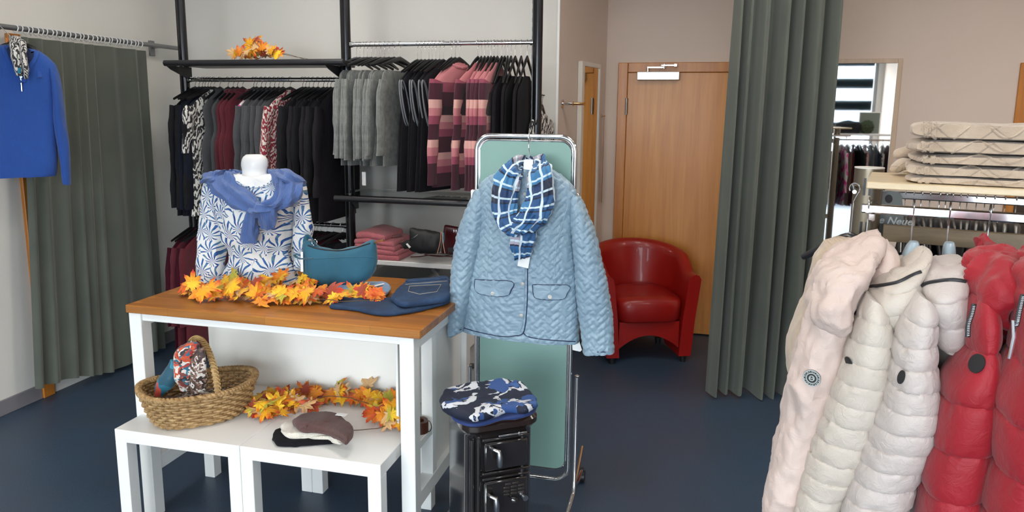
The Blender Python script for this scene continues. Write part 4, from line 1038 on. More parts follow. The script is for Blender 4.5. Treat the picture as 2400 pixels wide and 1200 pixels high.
ZT1 = ZS+.012
garland('garland of orange maple leaves standing on the black upper shelf', None, [(600, 118, 3, .035), (580, 125, 1, .03), (560, 128, 1.4, .025), (635, 128, 2, .035), (650, 130, 1, .02)], ZT1, 26, 21, .03, None, up=.02) if False else None
_t = thing('leaf_garland', 'garland of orange maple leaves standing on the black upper shelf', 'garland', (W(600, 130, Y=3.95)[0], 3.95, ZT1))
_r = np.random.RandomState(4); _b = ORIG[_t.name]
part('stem', tube(catmull([_b+(-.1, 0, .012), _b+(0, 0, .015), _b+(.12, .0, .05), _b+(.25, .03, .03), _b+(.36, .03, .012)], 40), .0015, 6), STEM, _t)
part('stem', tube(catmull([_b+(-.02, 0, .012), _b+(.10, -.02, .035), _b+(.2, .0, .045), _b+(.33, .0, .012)], 40), .0015, 6), STEM, _t)
for (px_, py_, k_) in [(545, 122, 2), (562, 124, 3), (585, 118, 3), (598, 128, 4), (585, 100, 1), (600, 105, 2), (602, 86, 1), (612, 112, 3), (625, 124, 4), (640, 118, 3), (650, 126, 3), (575, 130, 2)]:
    for _k in range(k_):
        q = W(px_+_r.normal(0, 4), py_+_r.normal(0, 3), Y=3.95+_r.normal(0, .03))
        o = bpy.data.objects.new('leaf', LEAVES[_r.randint(5)]); COL.objects.link(o); o.parent = _t
        R = Matrix.Rotation(_r.uniform(-.6, .6), 3, 'Z') @ Matrix.Rotation(_r.uniform(.8, 1.5), 3, 'X') @ Matrix.Rotation(_r.uniform(-1, 1) if py_ < 115 else _r.uniform(0, 6.28), 3, 'Z')
        o.rotation_euler = R.to_euler(); low = min((R @ Vector(v.co)).z for v in o.data.vertices)
        q[2] = max(q[2], ZT1+.002-low); o.location = tuple(q-_b)

# ================================================================== ON THE LOW TABLES
# --- wicker basket
eL = W(316, 930, Z=LH+.12); eR = W(601, 882, Z=LH+.13)
bc = (eL+eR)/2; bc[2] = LH; bv = (eR-eL)[:2]; ba = float(np.linalg.norm(bv))/2; baz = math.atan2(bv[1], bv[0])
bb = .155
WIC = NT('wicker'); wv = WIC.coord('Object'); WIC.color(WIC.ramp(WIC.noise(wv, 60, 4, .7), [(.3, hexc('7A5C38')), (.5, hexc('A58355')), (.72, hexc('C9A878'))])); WIC.set('Roughness', .65); WIC.bump(WIC.noise(wv, 300, 3), .5, .001)
WID = mat('dark_wicker', '8A6A42', .7, var=.2, vscale=60)
t = thing('wicker_basket', 'oval woven wicker basket with a hooped handle on the left low table', 'basket', bc)
def bpt(a, h, out=0.0):
    g = .74+.26*min(1, (h/.125))**.55; wob = 1+.03*math.sin(3*a+1)
    x = (ba*g*wob-.008+out)*np.sign(math.cos(a))*abs(math.cos(a))**.8; y = (bb*g-.006+out)*np.sign(math.sin(a))*abs(math.sin(a))**.85
    z = .008+h*(1+.10*math.cos(a)**2)
    return bc+np.array([x*math.cos(baz)-y*math.sin(baz), x*math.sin(baz)+y*math.cos(baz), z])
NST = 44
for i in range(11):
    h = i*.0108
    P = [bpt(a, h, .0045*math.cos(NST/2*a+math.pi*(i % 2))) for a in np.linspace(0, 2*math.pi, NST*4+1)[:-1]]
    part('weaver', tube(P, .0058, 6, closed=True), WIC, t)
part('stake', merge(*[tube([bpt(2*math.pi*k/NST, h, -.001) for h in np.linspace(0, .122, 6)], .004, 5) for k in range(NST)]), WID, t)['kind'] = 'stuff'
for s_, ph in ((-1, 0), (1, math.pi)):
    P = [bpt(a, .124+.004*math.cos(NST*a+ph), .006*math.sin(NST*a+ph)) for a in np.linspace(0, 2*math.pi, NST*6+1)[:-1]]
    part('rim_braid', tube(P, .0085, 7, closed=True), WIC, t)
part('base', rings(np.array([[bpt(a, 0.0, -.004) for a in np.linspace(0, 2*math.pi, 41)[:-1]], [bpt(a, .008, -.006) for a in np.linspace(0, 2*math.pi, 41)[:-1]]])), WID, t)
hA = bpt(-math.pi/2+.22, .12, .002); hB = bpt(math.pi/2-.22+.3, .12, -.0); HH = .19
H_ = [hA+(hB-hA)*(1-math.cos(u))/2+np.array([0, 0, HH*math.sin(u)]) for u in np.linspace(0, math.pi, 40)]
part('handle', tube(H_, .011, 10, flat=.6), WIC, t)
part('handle_wrap', tube([H_[i//6]+(H_[min(i//6+1, 39)]-H_[i//6])*(i % 6)/6+.0125*(np.array([math.cos(baz), math.sin(baz), 0])*math.cos(i*1.05)+np.array([0, -.4, .8])*math.sin(i*1.05)) for i in range(0, 39*6)], .0022, 5), mat('pale_cane', 'C9A86E', .6), t)
# things in the basket
def m_patch(name, cols, scale=14, dist=1.5):
    t = NT(name); v = t.coord('Object'); n = t.new('ShaderNodeTexNoise'); t.link(v, n.inputs['Vector']); n.inputs['Scale'].default_value = scale*.6
    mx = t.mix(.12*dist, v, n.outputs[1]); vo = t.new('ShaderNodeTexVoronoi'); t.link(mx, vo.inputs['Vector']); vo.inputs['Scale'].default_value = scale
    s = t.new('ShaderNodeSeparateColor'); t.link(vo.outputs['Color'], s.inputs[0]); k = len(cols)
    t.color(t.ramp(s.outputs[0], [(i/k, hexc(c)) for i, c in enumerate(cols)], 'CONSTANT')); t.set('Roughness', .6); t.set('Sheen Weight', .2); return t.m
MULTI = m_patch('multicolour_scarf', ['1F5F7C', 'D9CFC4', 'A3301E', 'C8502C', '2E2A2C', '7A3A30', 'E6DDD2', '3B7E96'], 38)
BRNP = m_patch('brown_spotted_scarf', ['2A1B18', '5B4036', 'D8CFC6', '8A6A5A', '3A2622'], 48)
TEALP = m_patch('teal_coral_scarf', ['1F6A82', '2C8098', 'C5493A', 'D96B4E', '184E62'], 16)
PBS = Plane(W(430, 900, Z=LH+.16), (0.1, -1))
wr = lambda u, v, th, P, N: .005*fbm(P*np.array([40, 40, 16]), 3)
ho = HH
t2 = thing('scarf', 'multicoloured blue, red and white scarf hung over the basket handle', 'scarf', PBS.at(440, 900))
part('front_fall', pxloft(PBS, [(438, 803, 462, 802, .014, .02), (415, 820, 466, 812, .018, .03), (408, 850, 452, 840, .018, .035), (412, 890, 448, 880, .018, .03), (424, 914, 442, 915, .012, .0)], 50, 24, 2.0, wr), MULTI, t2)
part('top_fold', pxloft(PBS, [(440, 800, 446, 822, .01, .0), (458, 802, 455, 840, .016, .0), (474, 815, 462, 850, .012, -.02)], 30, 20, 2.0, wr), MULTI, t2)
t2 = thing('scarf', 'brown scarf with white spots hanging from the basket handle', 'scarf', PBS.at(470, 920))
part('fall', pxloft(PBS, [(450, 822, 478, 815, .012, .025), (446, 850, 482, 842, .016, .03), (444, 890, 484, 885, .016, .02), (452, 922, 480, 920, .012, .0)], 50, 24, 2.0, wr), BRNP, t2)
t2 = thing('scarf', 'teal and coral scarf peaking at the left side of the basket', 'scarf', PBS.at(385, 920))
part('cone', pxloft(PBS, [(400, 842, 408, 846, .006, -.02), (384, 868, 418, 872, .018, -.01), (368, 892, 410, 900, .02, .0), (362, 925, 385, 928, .016, .0)], 40, 24, 2.0, wr), TEALP, t2)
t2 = solo('scarf', ruffle(pillow([bc[:2]+np.array([x*math.cos(baz)-y*math.sin(baz), x*math.sin(baz)+y*math.cos(baz)]) for x, y in [(ba*.72*math.cos(a), bb*.72*math.sin(a)) for a in np.linspace(0, 6.28, 13)[:-1]]], LH+.018, .055, .3, 90), crease(.014, (24, 24, 24), 3, 4)), BRNP, 'dark brown patterned scarf heaped in the bottom of the wicker basket', 'scarf')
# --- three beanies
def beanie(label, outl, z, h, m_, seed):
    t = thing('beanie', label, 'hat', W(outl[0][0], outl[0][1], Z=z))
    mm = ruffle(pillow(ztop(outl, z+h*.5), z+.0005, h, .12, 80, .012), crease(.0035, (22, 22, 30), seed)); part('crown', mm, m_, t)
    return t, mm
BRK = knit('brown_rib_knit', '5A3E3A', 300, .5); CRK = knit('cream_rib_knit', 'D9D2C4', 240, .8); BLK2 = knit('black_fleece', '17161A', 300, .4)
_, m1 = beanie('black beanie at the bottom of the pile of three', [(637, 1030), (648, 1010), (690, 1003), (760, 1010), (800, 1026), (776, 1036), (712, 1042), (655, 1043)], LH, .022, BLK2, 1)
b2, m2 = beanie('cream ribbed beanie in the middle of the pile of three', [(658, 1002), (680, 988), (735, 984), (790, 1000), (810, 1026), (798, 1038), (770, 1026), (710, 1022), (668, 1020)], LH+.023, .022, CRK, 2)
b3, m3 = beanie('brown beanie on top of the pile of three', [(686, 990), (706, 977), (745, 970), (790, 977), (820, 996), (831, 1014), (814, 1036), (796, 1026), (760, 1010), (706, 1004)], LH+.046, .032, BRK, 3)
f3 = projector(m3); f2 = projector(m2)
part('turned_rim', pxline(f3, [(688, 1000), (706, 1008), (750, 1012), (790, 1024), (812, 1038)], .007, 40, 8, -.001), BRK, b3)
part('turned_rim', pxline(f2, [(662, 1010), (680, 1024), (730, 1026), (780, 1034), (802, 1040)], .007, 40, 8, -.001), CRK, b2)
part('logo_patch', pxdisc(f3, 765, 986, .012, .0015)[0], mat('brown_patch', '5A403C', .5), b3)
part('tag', box(*(lambda p: (p[0]-.02, p[0]+.02, p[1]-.01, p[1]+.012, LH+.085, LH+.086))(W(800, 975, Z=LH+.08))), TAGW, b3, False)
# --- rolled brown belt
p = W(994, 968, Z=LH+.02); p[0] = -.955; p[1] = 2.36
t = thing('belt', 'coiled brown leather belt standing on the side rail of the white table', 'belt', (-.952, 2.415, LH))
sp = [( -.952+(.018+.0042*a/6.28)*math.cos(a), 2.415+(.018+.0042*a/6.28)*math.sin(a), LH+.0235) for a in np.linspace(0, 6.28*4, 110)]
LEA = mat('brown_leather', '4A2415', .45, coat=.2)
# strip standing on edge
SPa = np.array(sp); T_ = np.gradient(SPa, axis=0); T_ /= np.linalg.norm(T_, axis=1)[:, None]; N_ = np.c_[-T_[:, 1], T_[:, 0], 0*T_[:, 0]]
part('strap', rings(np.array([[q-N_[i]*.0014+(0, 0, -.022), q+N_[i]*.0014+(0, 0, -.022), q+N_[i]*.0014+(0, 0, .022), q-N_[i]*.0014+(0, 0, .022)] for i, q in enumerate(SPa)])), LEA, t, False)
part('buckle', tube([SPa[-1]+np.array([.0, .004, 0])+np.array([.012*math.cos(a), 0, .022*math.sin(a)]) for a in np.linspace(0, 6.28, 15)[:-1]], .0018, 6, closed=True), mat('dark_buckle', (.12, .1, .09), .3, 1), t)
# ================================================================== QUILTED JACKET ON THE ROLLING MIRROR
JY = SY-.085
PJ = Plane((0, JY, 0), (0, -1))
def herring(u, v, w=.0215):
    """distance to the seams of a 1x2 herringbone turned by 45 degrees"""
    a = (u+v)*.7071/w; b = (v-u)*.7071/w
    i = np.floor(a); j = np.floor(b); fx, fy = a-i, b-j; k = np.mod(i-j, 4)
    d = np.full(u.shape, 9.0)
    d = np.where((k != 1), np.minimum(d, fx), d); d = np.where((k != 0), np.minimum(d, 1-fx), d)
    d = np.where((k != 2), np.minimum(d, fy), d); d = np.where((k != 3), np.minimum(d, 1-fy), d)
    return d
def quilt(s=0, amp=.0036, fade=None):
    def f(u, v, th, P, N):
        x = P[..., 0]+.006*fbm(P*9+s, 2); z = P[..., 2]*1.0+.006*fbm(P*9+s+5, 2)
        d = herring(x, z); h = amp*np.clip(d/.30, 0, 1)**.6+.0022*fbm(P*np.array([70, 70, 70])+s, 3)+.006*fbm(P*np.array([9, 9, 5])+s, 2)
        return h
    return f
JM = NT('pale_blue_nylon'); jv = JM.coord('Object'); JM.color(JM.ramp(JM.noise(jv, 5, 3), [(.3, hexc('7E97AA')), (.7, hexc('8DA6B6'))])); JM.set('Roughness', .38); JM.set('Sheen Weight', .2); JM.set('Specular IOR Level', .5); JM.bump(JM.noise(jv, 90, 4, .6, 1.0), .35, .003)
NAVYP = mat('navy_piping', '1C2A48', .5)
jl = W(1240, 318, Y=SY-.012)
ht = thing('clothes_hanger', 'pale blue plastic hanger with chrome hook carrying the quilted jacket', 'hanger', (jl[0], SY-.005, zt_))
HBL = mat('pale_blue_grey_plastic', '9DB0BC', .35)
hk0 = np.array([jl[0], SY, zt_+.010])
part('hook', tube(catmull([hk0+(-.0, .012, -.018), hk0+(0, .014, -.003), hk0+(0, .004, .005), hk0+(0, -.010, -.001), hk0+(0, -.02, -.015), PJ.at(1240, 350), PJ.at(1240, 376)], 24), .002, 8), CHROME, ht)
part('shoulder_bar', pxloft(PJ, [(1238, 371, 1241, 400, .008, .0), (1232, 374, 1232, 404, .012, .0), (1180, 398, 1182, 420, .012), (1140, 425, 1144, 440, .010)], 20, 14, 2.2), HBL, ht)
part('shoulder_bar', pxloft(PJ, [(1240, 371, 1239, 400, .008, .0), (1248, 374, 1248, 404, .012, .0), (1300, 402, 1298, 424, .012), (1340, 432, 1334, 446, .010)], 20, 14, 2.2), HBL, ht)
jt = thing('quilted_jacket', 'pale blue quilted jacket with navy piping hanging on the rolling mirror', 'jacket', PJ.at(1220, 800))
jb = pxloft(PJ, [(1192, 392, 1290, 398, .028), (1160, 406, 1318, 416, .042), (1128, 428, 1346, 446, .052), (1124, 455, 1349, 478, .060), (1128, 500, 1340, 520, .064), (1126, 545, 1340, 565, .066), (1110, 630, 1349, 648, .068), (1098, 700, 1354, 725, .070), (1086, 755, 1356, 792, .070), (1084, 772, 1356, 803, .068)], 230, 300, 2.6, quilt(), cap=False)
part('body', jb, JM, jt)
fbj = projector(jb)
lo = pxloft(PJ, [(1130, 765, 1352, 790, .058), (1140, 780, 1348, 800, .056), (1165, 790, 1338, 806, .052)], 30, 60, 2.6, lambda u, v, th, P, N: .003*np.sin(u*400+4*vnoise(P*30)), cap=True)
part('inner_hem', (lo[0]+np.array([0, .012, 0]),)+lo[1:], JM, jt)
part('sleeve', pxloft(PJ, [(1112, 446, 1140, 440, .030, -.005), (1098, 480, 1138, 490, .046, 0), (1080, 528, 1132, 535, .050, .004), (1068, 580, 1122, 588, .050, .01), (1062, 636, 1112, 640, .048, .016), (1056, 710, 1096, 712, .042, .022), (1053, 778, 1086, 768, .034, .028), (1053, 786, 1084, 773, .030, .028)], 150, 110, 2.3, quilt(3)), JM, jt)
part('sleeve', pxloft(PJ, [(1334, 446, 1362, 466, .030, -.005), (1338, 480, 1376, 500, .046, 0), (1340, 530, 1394, 545, .050, .004), (1346, 600, 1410, 608, .050, .01), (1352, 690, 1426, 680, .046, .016), (1360, 760, 1434, 752, .042, .02), (1366, 822, 1438, 820, .036, .024), (1367, 827, 1438, 825, .034, .024)], 160, 130, 2.3, quilt(6)), JM, jt)
part('front_piping', pxline(fbj, [(1236, 420), (1243, 470), (1242, 540), (1237, 620), (1236, 700), (1232, 755), (1226, 782), (1212, 787)], .0022, 70, 7), NAVYP, jt)
part('front_edge', pxline(fbj, [(1229, 430), (1231, 540), (1229, 700), (1226, 752), (1219, 776)], .0020, 60, 7), JM, jt)
part('hem_piping', merge(pxline(fbj, [(1086, 768), (1120, 778), (1180, 789), (1214, 786)], .0022, 40, 7, 0), pxline(fbj, [(1226, 780), (1240, 790), (1290, 797), (1356, 801)], .0022, 40, 7, 0)), NAVYP, jt)
part('princess_seam', pxline(fbj, [(1134, 470), (1146, 530), (1144, 600), (1142, 650)], .0016, 40, 6, .0), JM, jt)
part('princess_seam', pxline(fbj, [(1332, 480), (1308, 560), (1300, 620), (1303, 664)], .0016, 40, 6, .0), JM, jt)
for pts, b_ in (([(1114, 655), (1200, 660), (1198, 680), (1188, 693), (1150, 693), (1120, 686), (1113, 672)], (1155, 687)), ([(1249, 667), (1331, 669), (1329, 686), (1320, 700), (1282, 702), (1256, 698), (1249, 684)], (1288, 696))):
    fl_ = part('pocket_flap', fan(fbj, pts, .005), JM, jt)
    part('flap_piping', pxline(fbj, pts+pts[:1], .0018, 70, 6, .003), NAVYP, jt)
    part('button', pxdisc(fbj, b_[0], b_[1], .0085, .006)[0], mat('pearl_button', 'D6D3CC', .25), jt)
for b_ in ((1225, 665), (1222, 739), (1231, 455)):
    part('button', pxdisc(fbj, b_[0], b_[1], .0085, .005)[0], mat('grey_button', 'A9ABAA', .3), jt)
part('collar', pxloft(PJ, [(1196, 402, 1226, 392, .018, .035), (1206, 392, 1222, 378, .016, -.01), (1240, 388, 1240, 374, .014, -.03), (1262, 380, 1280, 394, .016, -.01), (1256, 396, 1288, 406, .018, .035)], 40, 18, 2.0, quilt(2, .002)), JM, jt)
part('cuff_piping', tube([PJ.at(1053+(1085-1053)*(.5-.5*math.cos(a)), 786-14*(.5-.5*math.cos(a))-2, .028+.03*math.sin(a)) for a in np.linspace(0, 2*math.pi, 25)[:-1]], .0022, 6, closed=True), NAVYP, jt)
part('cuff_piping', tube([PJ.at(1367+(1437-1367)*(.5-.5*math.cos(a)), 825, .024+.034*math.sin(a)) for a in np.linspace(0, 2*math.pi, 25)[:-1]], .0022, 6, closed=True), NAVYP, jt)
solo('price_tag', prism([PJ.at(1341, 797, -.02), PJ.at(1358, 800, -.02), PJ.at(1364, 820, -.02), PJ.at(1360, 824, -.02), PJ.at(1342, 820, -.02)], .0015, (0, -1, 0)), TAGW, 'white card tag hanging below the hem of the quilted jacket', 'tag', smooth=False)
# ---- checked scarf
def m_plaid():
    t = NT('blue_checked_voile'); tc = t.new('ShaderNodeTexCoord'); mp = t.new('ShaderNodeMapping'); t.link(tc.outputs['UV'], mp.inputs[0]); mp.inputs['Scale'].default_value = (19, 19, 1); mp.inputs['Rotation'].default_value = (0, 0, .12)
    nz = t.noise(mp.outputs[0], .35, 2); add = t.new('ShaderNodeVectorMath'); add.operation = 'ADD'; t.link(mp.outputs[0], add.inputs[0])
    cx = t.new('ShaderNodeCombineXYZ'); t.link(t.math('MULTIPLY', nz, 1.2), cx.inputs[0]); t.link(cx.outputs[0], add.inputs[1])
    s = t.new('ShaderNodeSeparateXYZ'); t.link(add.outputs[0], s.inputs[0])
    def line(c, w): return t.math('LESS_THAN', t.math('ABSOLUTE', t.math('SUBTRACT', t.math('FRACT', c), .5)), w)
    fl = t.new('ShaderNodeVectorMath'); fl.operation = 'FLOOR'; t.link(add.outputs[0], fl.inputs[0])
    wn = t.new('ShaderNodeTexWhiteNoise'); wn.noise_dimensions = '2D'; 
    ad = t.new('ShaderNodeVectorMath'); ad.operation = 'ADD'; t.link(add.outputs[0], ad.inputs[0]); ad.inputs[1].default_value = (.5, .5, 0)
    fl2 = t.new('ShaderNodeVectorMath'); fl2.operation = 'FLOOR'; t.link(ad.outputs[0], fl2.inputs[0]); t.link(fl2.outputs[0], wn.inputs['Vector'])
    c = t.ramp(wn.outputs[0], [(0, hexc('1D4F80')), (.22, hexc('14243F')), (.38, hexc('3C7AA8')), (.50, hexc('255F92')), (.62, hexc('A9A2B0')), (.76, hexc('8FB2C8')), (.88, hexc('1B3A66'))], 'CONSTANT')
    c = t.mix(line(s.outputs[1], .06), c, hexc('141E38')); c = t.mix(line(s.outputs[0], .085), c, hexc('D4E2EA'))
    v2 = t.math('ADD', s.outputs[1], .33); c = t.mix(line(v2, .07), c, hexc('C8DCE6'))
    t.color(c); t.set('Roughness', .65); t.set('Sheen Weight', .2); return t.m
PLAID = m_plaid()
sc = thing('scarf', 'blue and white checked scarf looped round the collar of the quilted jacket', 'scarf', PJ.at(1220, 610, .12))
sw_ = lambda s: (lambda u, v, th, P, N: .004*np.sin(u*260+5*vnoise(P*14+s))+.009*fbm(P*np.array([24, 24, 14])+s, 3))
part('left_loop', pxloft(PJ, [(1236, 366, 1236, 388, .014, -.03), (1208, 368, 1228, 398, .022, .03), (1172, 398, 1220, 415, .030, .075), (1160, 440, 1216, 448, .032, .09), (1157, 490, 1212, 478, .032, .10), (1164, 525, 1210, 502, .032, .11), (1188, 548, 1220, 518, .030, .12), (1215, 552, 1232, 530, .02, .13)], 110, 40, 2.1, sw_(1)), PLAID, sc)
part('right_loop', pxloft(PJ, [(1238, 368, 1240, 388, .014, -.03), (1272, 366, 1252, 392, .022, .03), (1290, 390, 1240, 412, .030, .075), (1294, 430, 1234, 445, .032, .095), (1294, 480, 1226, 482, .034, .11), (1280, 512, 1208, 505, .034, .12), (1252, 540, 1196, 524, .032, .13), (1225, 552, 1196, 542, .024, .135)], 110, 40, 2.1, sw_(2)), PLAID, sc)
part('tail', pxloft(PJ, [(1196, 528, 1250, 524, .022, .11), (1198, 560, 1255, 556, .024, .11), (1200, 585, 1248, 580, .020, .105), (1207, 609, 1240, 602, .014, .095)], 60, 34, 2.1, sw_(3)), PLAID, sc)
part('swing_tag', prism([PJ.at(1216, 600, .085), PJ.at(1247, 578, .085), PJ.at(1238, 629, .085), PJ.at(1213, 623, .085)], .0012, (0, -1, 0)), TAGW, sc, False)
part('hanger_label', pxloft(PJ, [(1228, 374, 1250, 374, .004, .045), (1227, 396, 1250, 399, .004, .05)], 6, 12, 4), WHITE2, ht)
# ---- folded patterned scarf on the stove
def m_blots():
    t = NT('navy_white_blots'); v = t.coord('Object'); n = t.noise(v, 9, 4, .55, .8); n2 = t.noise(v, 14, 2, .5)
    c = t.ramp(n, [(0, hexc('10182E')), (.50, hexc('10182E')), (.51, hexc('C9CCD2')), (.60, hexc('10182E')), (.64, hexc('3A5C96'))], 'CONSTANT')
    t.color(t.mix(t.math('GREATER_THAN', n2, .60), c, hexc('2C4C84'))); t.set('Roughness', .7); return t.m
BLOT = m_blots(); ROYAL = mat('royal_blue_cloth', '1A3268', .7, sheen=.2)
ZB = .6555
t = thing('folded_scarf', 'folded navy, blue and white patterned scarf lying on the black stove', 'scarf', W(1150, 950, Z=ZB))
o1 = [(1040, 950), (1048, 925), (1100, 912), (1180, 912), (1235, 928), (1258, 952), (1238, 972), (1180, 982), (1110, 996), (1068, 985)]
part('lower_fold', ruffle(pillow(ztop(o1, ZB+.012), ZB+.0005, .016, .05, 90), crease(.004, (16, 16, 16), 1)), ROYAL, t)
o2 = [(1030, 935), (1046, 908), (1100, 896), (1170, 892), (1222, 898), (1250, 920), (1262, 942), (1240, 955), (1180, 960), (1115, 980), (1082, 972), (1040, 952)]
part('upper_fold', ruffle(pillow(ztop(o2, ZB+.038), ZB+.016, .028, .06, 120), crease(.010, (12, 12, 12), 2, 4)), BLOT, t)
# ================================================================== RIGHT CLOTHES RACK
RA = math.radians(-14); RDIR = np.array([math.cos(RA), math.sin(RA), 0]); RN = np.array([math.sin(RA), -math.cos(RA), 0])   # RN points to the viewer
RC = np.array([.462, 2.075, 0.0])
def rk(s, t_, z): return RC+RDIR*s+RN*t_+np.array([0, 0, z])
RM = np.eye(4); RM[:3, 0] = RDIR; RM[:3, 1] = -RN; RM[:3, 3] = RC
def rbox(s0, s1, t0, t1, z0, z1, bev=.0015): return xf(box(s0, s1, -t1, -t0, z0, z1, bev), RM)
rack = thing('clothes_rack', 'freestanding shop rack with slotted metal column, wooden shelf and chrome rails', 'clothes rack', RC)
COLM = mat('warm_grey_metal', '847A6A', .38, .85, bump=.04, bscale=200)
zc = float(W(2045, 396, Y=2.05)[2])
part('column', merge(tube([rk(0, 0, .02), rk(0, 0, zc)], .036, 28)), COLM, rack)
part('column_cap', merge(tube([rk(0, 0, zc), rk(0, 0, zc+.003)], .0365, 28)), mat('cap_light', 'D8D4CC', .4), rack)
part('column', merge(tube([rk(1.2, 0, .02), rk(1.2, 0, zc)], .036, 28)), COLM, rack)
for z in np.arange(.3, zc-.05, .115):
    for ds in (-.010, .003):
        part('slot', merge(rbox(ds, ds+.006, .030, .0368, z, z+.045, 0)), BLKPL, rack, False)
for s in (0, 1.2): part('base_foot', rbox(s-.03, s+.03, -.36, .36, 0, .035, .004), COLM, rack, False)
PALEO = m_wood('pale_oak_shelf', 'C4AE88', 'D2BD98', 'DFCCA8', 'X', 1, .4, .2, (0, 0, 14/57.3)); GREYO = m_wood('grey_oak_plank', '7E6A4E', '917A5C', 'A48C6C', 'X', 1, .5, .1, (0, 0, 14/57.3))
PFR = Plane(rk(0, .36, 0), RN); PRL = Plane(rk(0, .33, 0), RN); PPL = Plane(rk(0, .01, 0), RN); PBK = Plane(rk(0, -.30, 0), RN)
zsh = float(PFR.at(2031, 426)[2]); s_l = float((PFR.at(2031, 430)-rk(0, .36, 0))@RDIR)
part('shelf', rbox(s_l, 1.2, .045, .36, zsh-.015, zsh, .002), PALEO, rack, False)
part('shelf', rbox(.08, 1.2, -.36, -.045, zsh-.015, zsh, .002), PALEO, rack, False)
zr = float(PRL.at(2200, 499)[2]); sr = float((PRL.at(2018, 487)-rk(0, .33, 0))@RDIR)
part('front_rail', rbox(sr, 1.22, .322, .338, zr-.0105, zr+.0105, .003), CHROME, rack, False)
part('rail_end', tube([rk(sr+.014, .338, zr), rk(sr+.014, .342, zr)], .009, 16), WHITE2, rack)
zb_r = float(PBK.at(2250, 465)[2])
part('back_rail', rbox(-.0, 1.22, -.308, -.292, zb_r-.011, zb_r+.011, .003), CHROME, rack, False)
for s in (.02, 1.18): part('rail_arm', rbox(s-.008, s+.008, .037, .32, zr-.03, zr-.012, .002), CHROME, rack, False)
for s in (.02, 1.18): part('rail_arm', rbox(s-.008, s+.008, -.29, -.037, zb_r-.03, zb_r-.012, .002), CHROME, rack, False)
zp = float(PPL.at(2100, 548)[2])
part('cross_plank', rbox(.045, 1.16, -.008, .010, zp-.022, zp+.022, .0015), GREYO, rack, False)
part('lower_plank', rbox(.045, 1.16, -.008, .010, .45, .50, .0015), GREYO, rack, False)
# sign hung on the back rail
SGN = mat('grey_acrylic', '6E7471', .35)
PSG = Plane(rk(0, -.06, 0), RN)
t = thing('sign_board', 'grey acrylic sign with white lettering behind the chrome rail', 'sign', PSG.at(2085, 535))
oc = PSG.at(2085, 470); 
rp = []
for (x, y) in ((2040, 455), (2062, 449), (2085, 447), (2103, 450), (2114, 462), (2117, 490), (2121, 560), (2040, 552)): rp.append(PSG.at(x, y))
hole = [PSG.at(2084+9*math.cos(a)-1, 466+10*math.sin(a)) for a in np.linspace(0, 2*math.pi, 24)[:-1]]
part('board', prism(rp, .004, -RN), SGN, t, False)
part('hole', prism([h+RN*.0008 for h in hole], .0006, -RN), mat('dark_hole', (.03, .025, .03), .6), t, False)
def text_part(s, size, org, xdir, zdir, mt, parent, extr=.0006, shear=.3, name='lettering', spacing=1.0):
    c = bpy.data.curves.new('txt', 'FONT'); c.body = s; c.size = size; c.extrude = extr; c.shear = shear; c.space_character = spacing; c.resolution_u = 3; c.offset = .0006
    o = bpy.data.objects.new('txt', c); COL.objects.link(o); dg = bpy.context.evaluated_depsgraph_get(); me = o.evaluated_get(dg).to_mesh()
    V = np.array([v.co for v in me.vertices]); F = [tuple(p.vertices) for p in me.polygons]; o.to_mesh_clear(); bpy.data.objects.remove(o); bpy.data.curves.remove(c)
    xd = np.array(xdir, float); xd /= np.linalg.norm(xd); zd = np.array(zdir, float); nd = np.cross(xd, zd)
    return part(name, (np.array(org)+V[:, :1]*xd+V[:, 1:2]*zd+V[:, 2:3]*nd, F, None), mt, parent, False)
_a, _b2 = PSG.at(2055, 527), PSG.at(2111, 519)
text_part('e Neue', .027, PSG.at(2058, 522)+RN*.003, RDIR, (0, 0, 1), mat('white_lettering', 'D8DAD6', .5), t)
# hangers and dark clothes on the back rail
def wire_hanger(lbl, top, dirn, bar, w, drop, neck, collar=None, group=None, cat='hanger'):
    t = thing('clothes_hanger', lbl, cat, top, group); top = np.array(top); d = np.array(dirn)/np.linalg.norm(dirn)
    P = [top+d*(.014*math.cos(a))+np.array([0, 0, .0+.014*math.sin(a)-.002]) for a in np.linspace(math.radians(205), math.radians(-40), 12)]+[top+d*.002+np.array([0, 0, -.03]), top+np.array([0, 0, -.042]), top+np.array([0, 0, -neck])]
    part('hook', tube(catmull(P, 30), .0016, 7), WIRE, t)
    if collar: part('size_ring', tube([top+np.array([0, 0, -neck+.012]), top+np.array([0, 0, -neck+.0])], .007, 10), collar, t)
    B = [top+d*(w*u)+np.array([0, 0, -neck-.012-drop*abs(u)**1.2]) for u in np.linspace(-1, 1, 15)]
    part('shoulder_bar', tube(B, [.008+.010*(1-abs(u)) for u in np.linspace(-1, 1, 15)], 10, up=tuple(RDIR)), bar, t)
    return t
SMOKE = mat('dark_smoke_plastic', (.02, .02, .024), .3)
bpx = [2122, 2142, 2160, 2180, 2203, 2218, 2232, 2252, 2268, 2290, 2310, 2332, 2358, 2384]
ob = ['first', 'second', 'third', 'fourth', 'fifth', 'sixth', 'seventh', 'eighth', 'ninth', 'tenth', 'eleventh', 'twelfth', 'thirteenth', 'fourteenth', 'fifteenth', 'sixteenth', 'seventeenth', 'eighteenth', 'nineteenth', 'twentieth']
cols_ = [BLACKK, NAVYB, BLACKJ, BLACKK, CHARC, BLACKJ, NAVYB, BLACKK]
hb = None
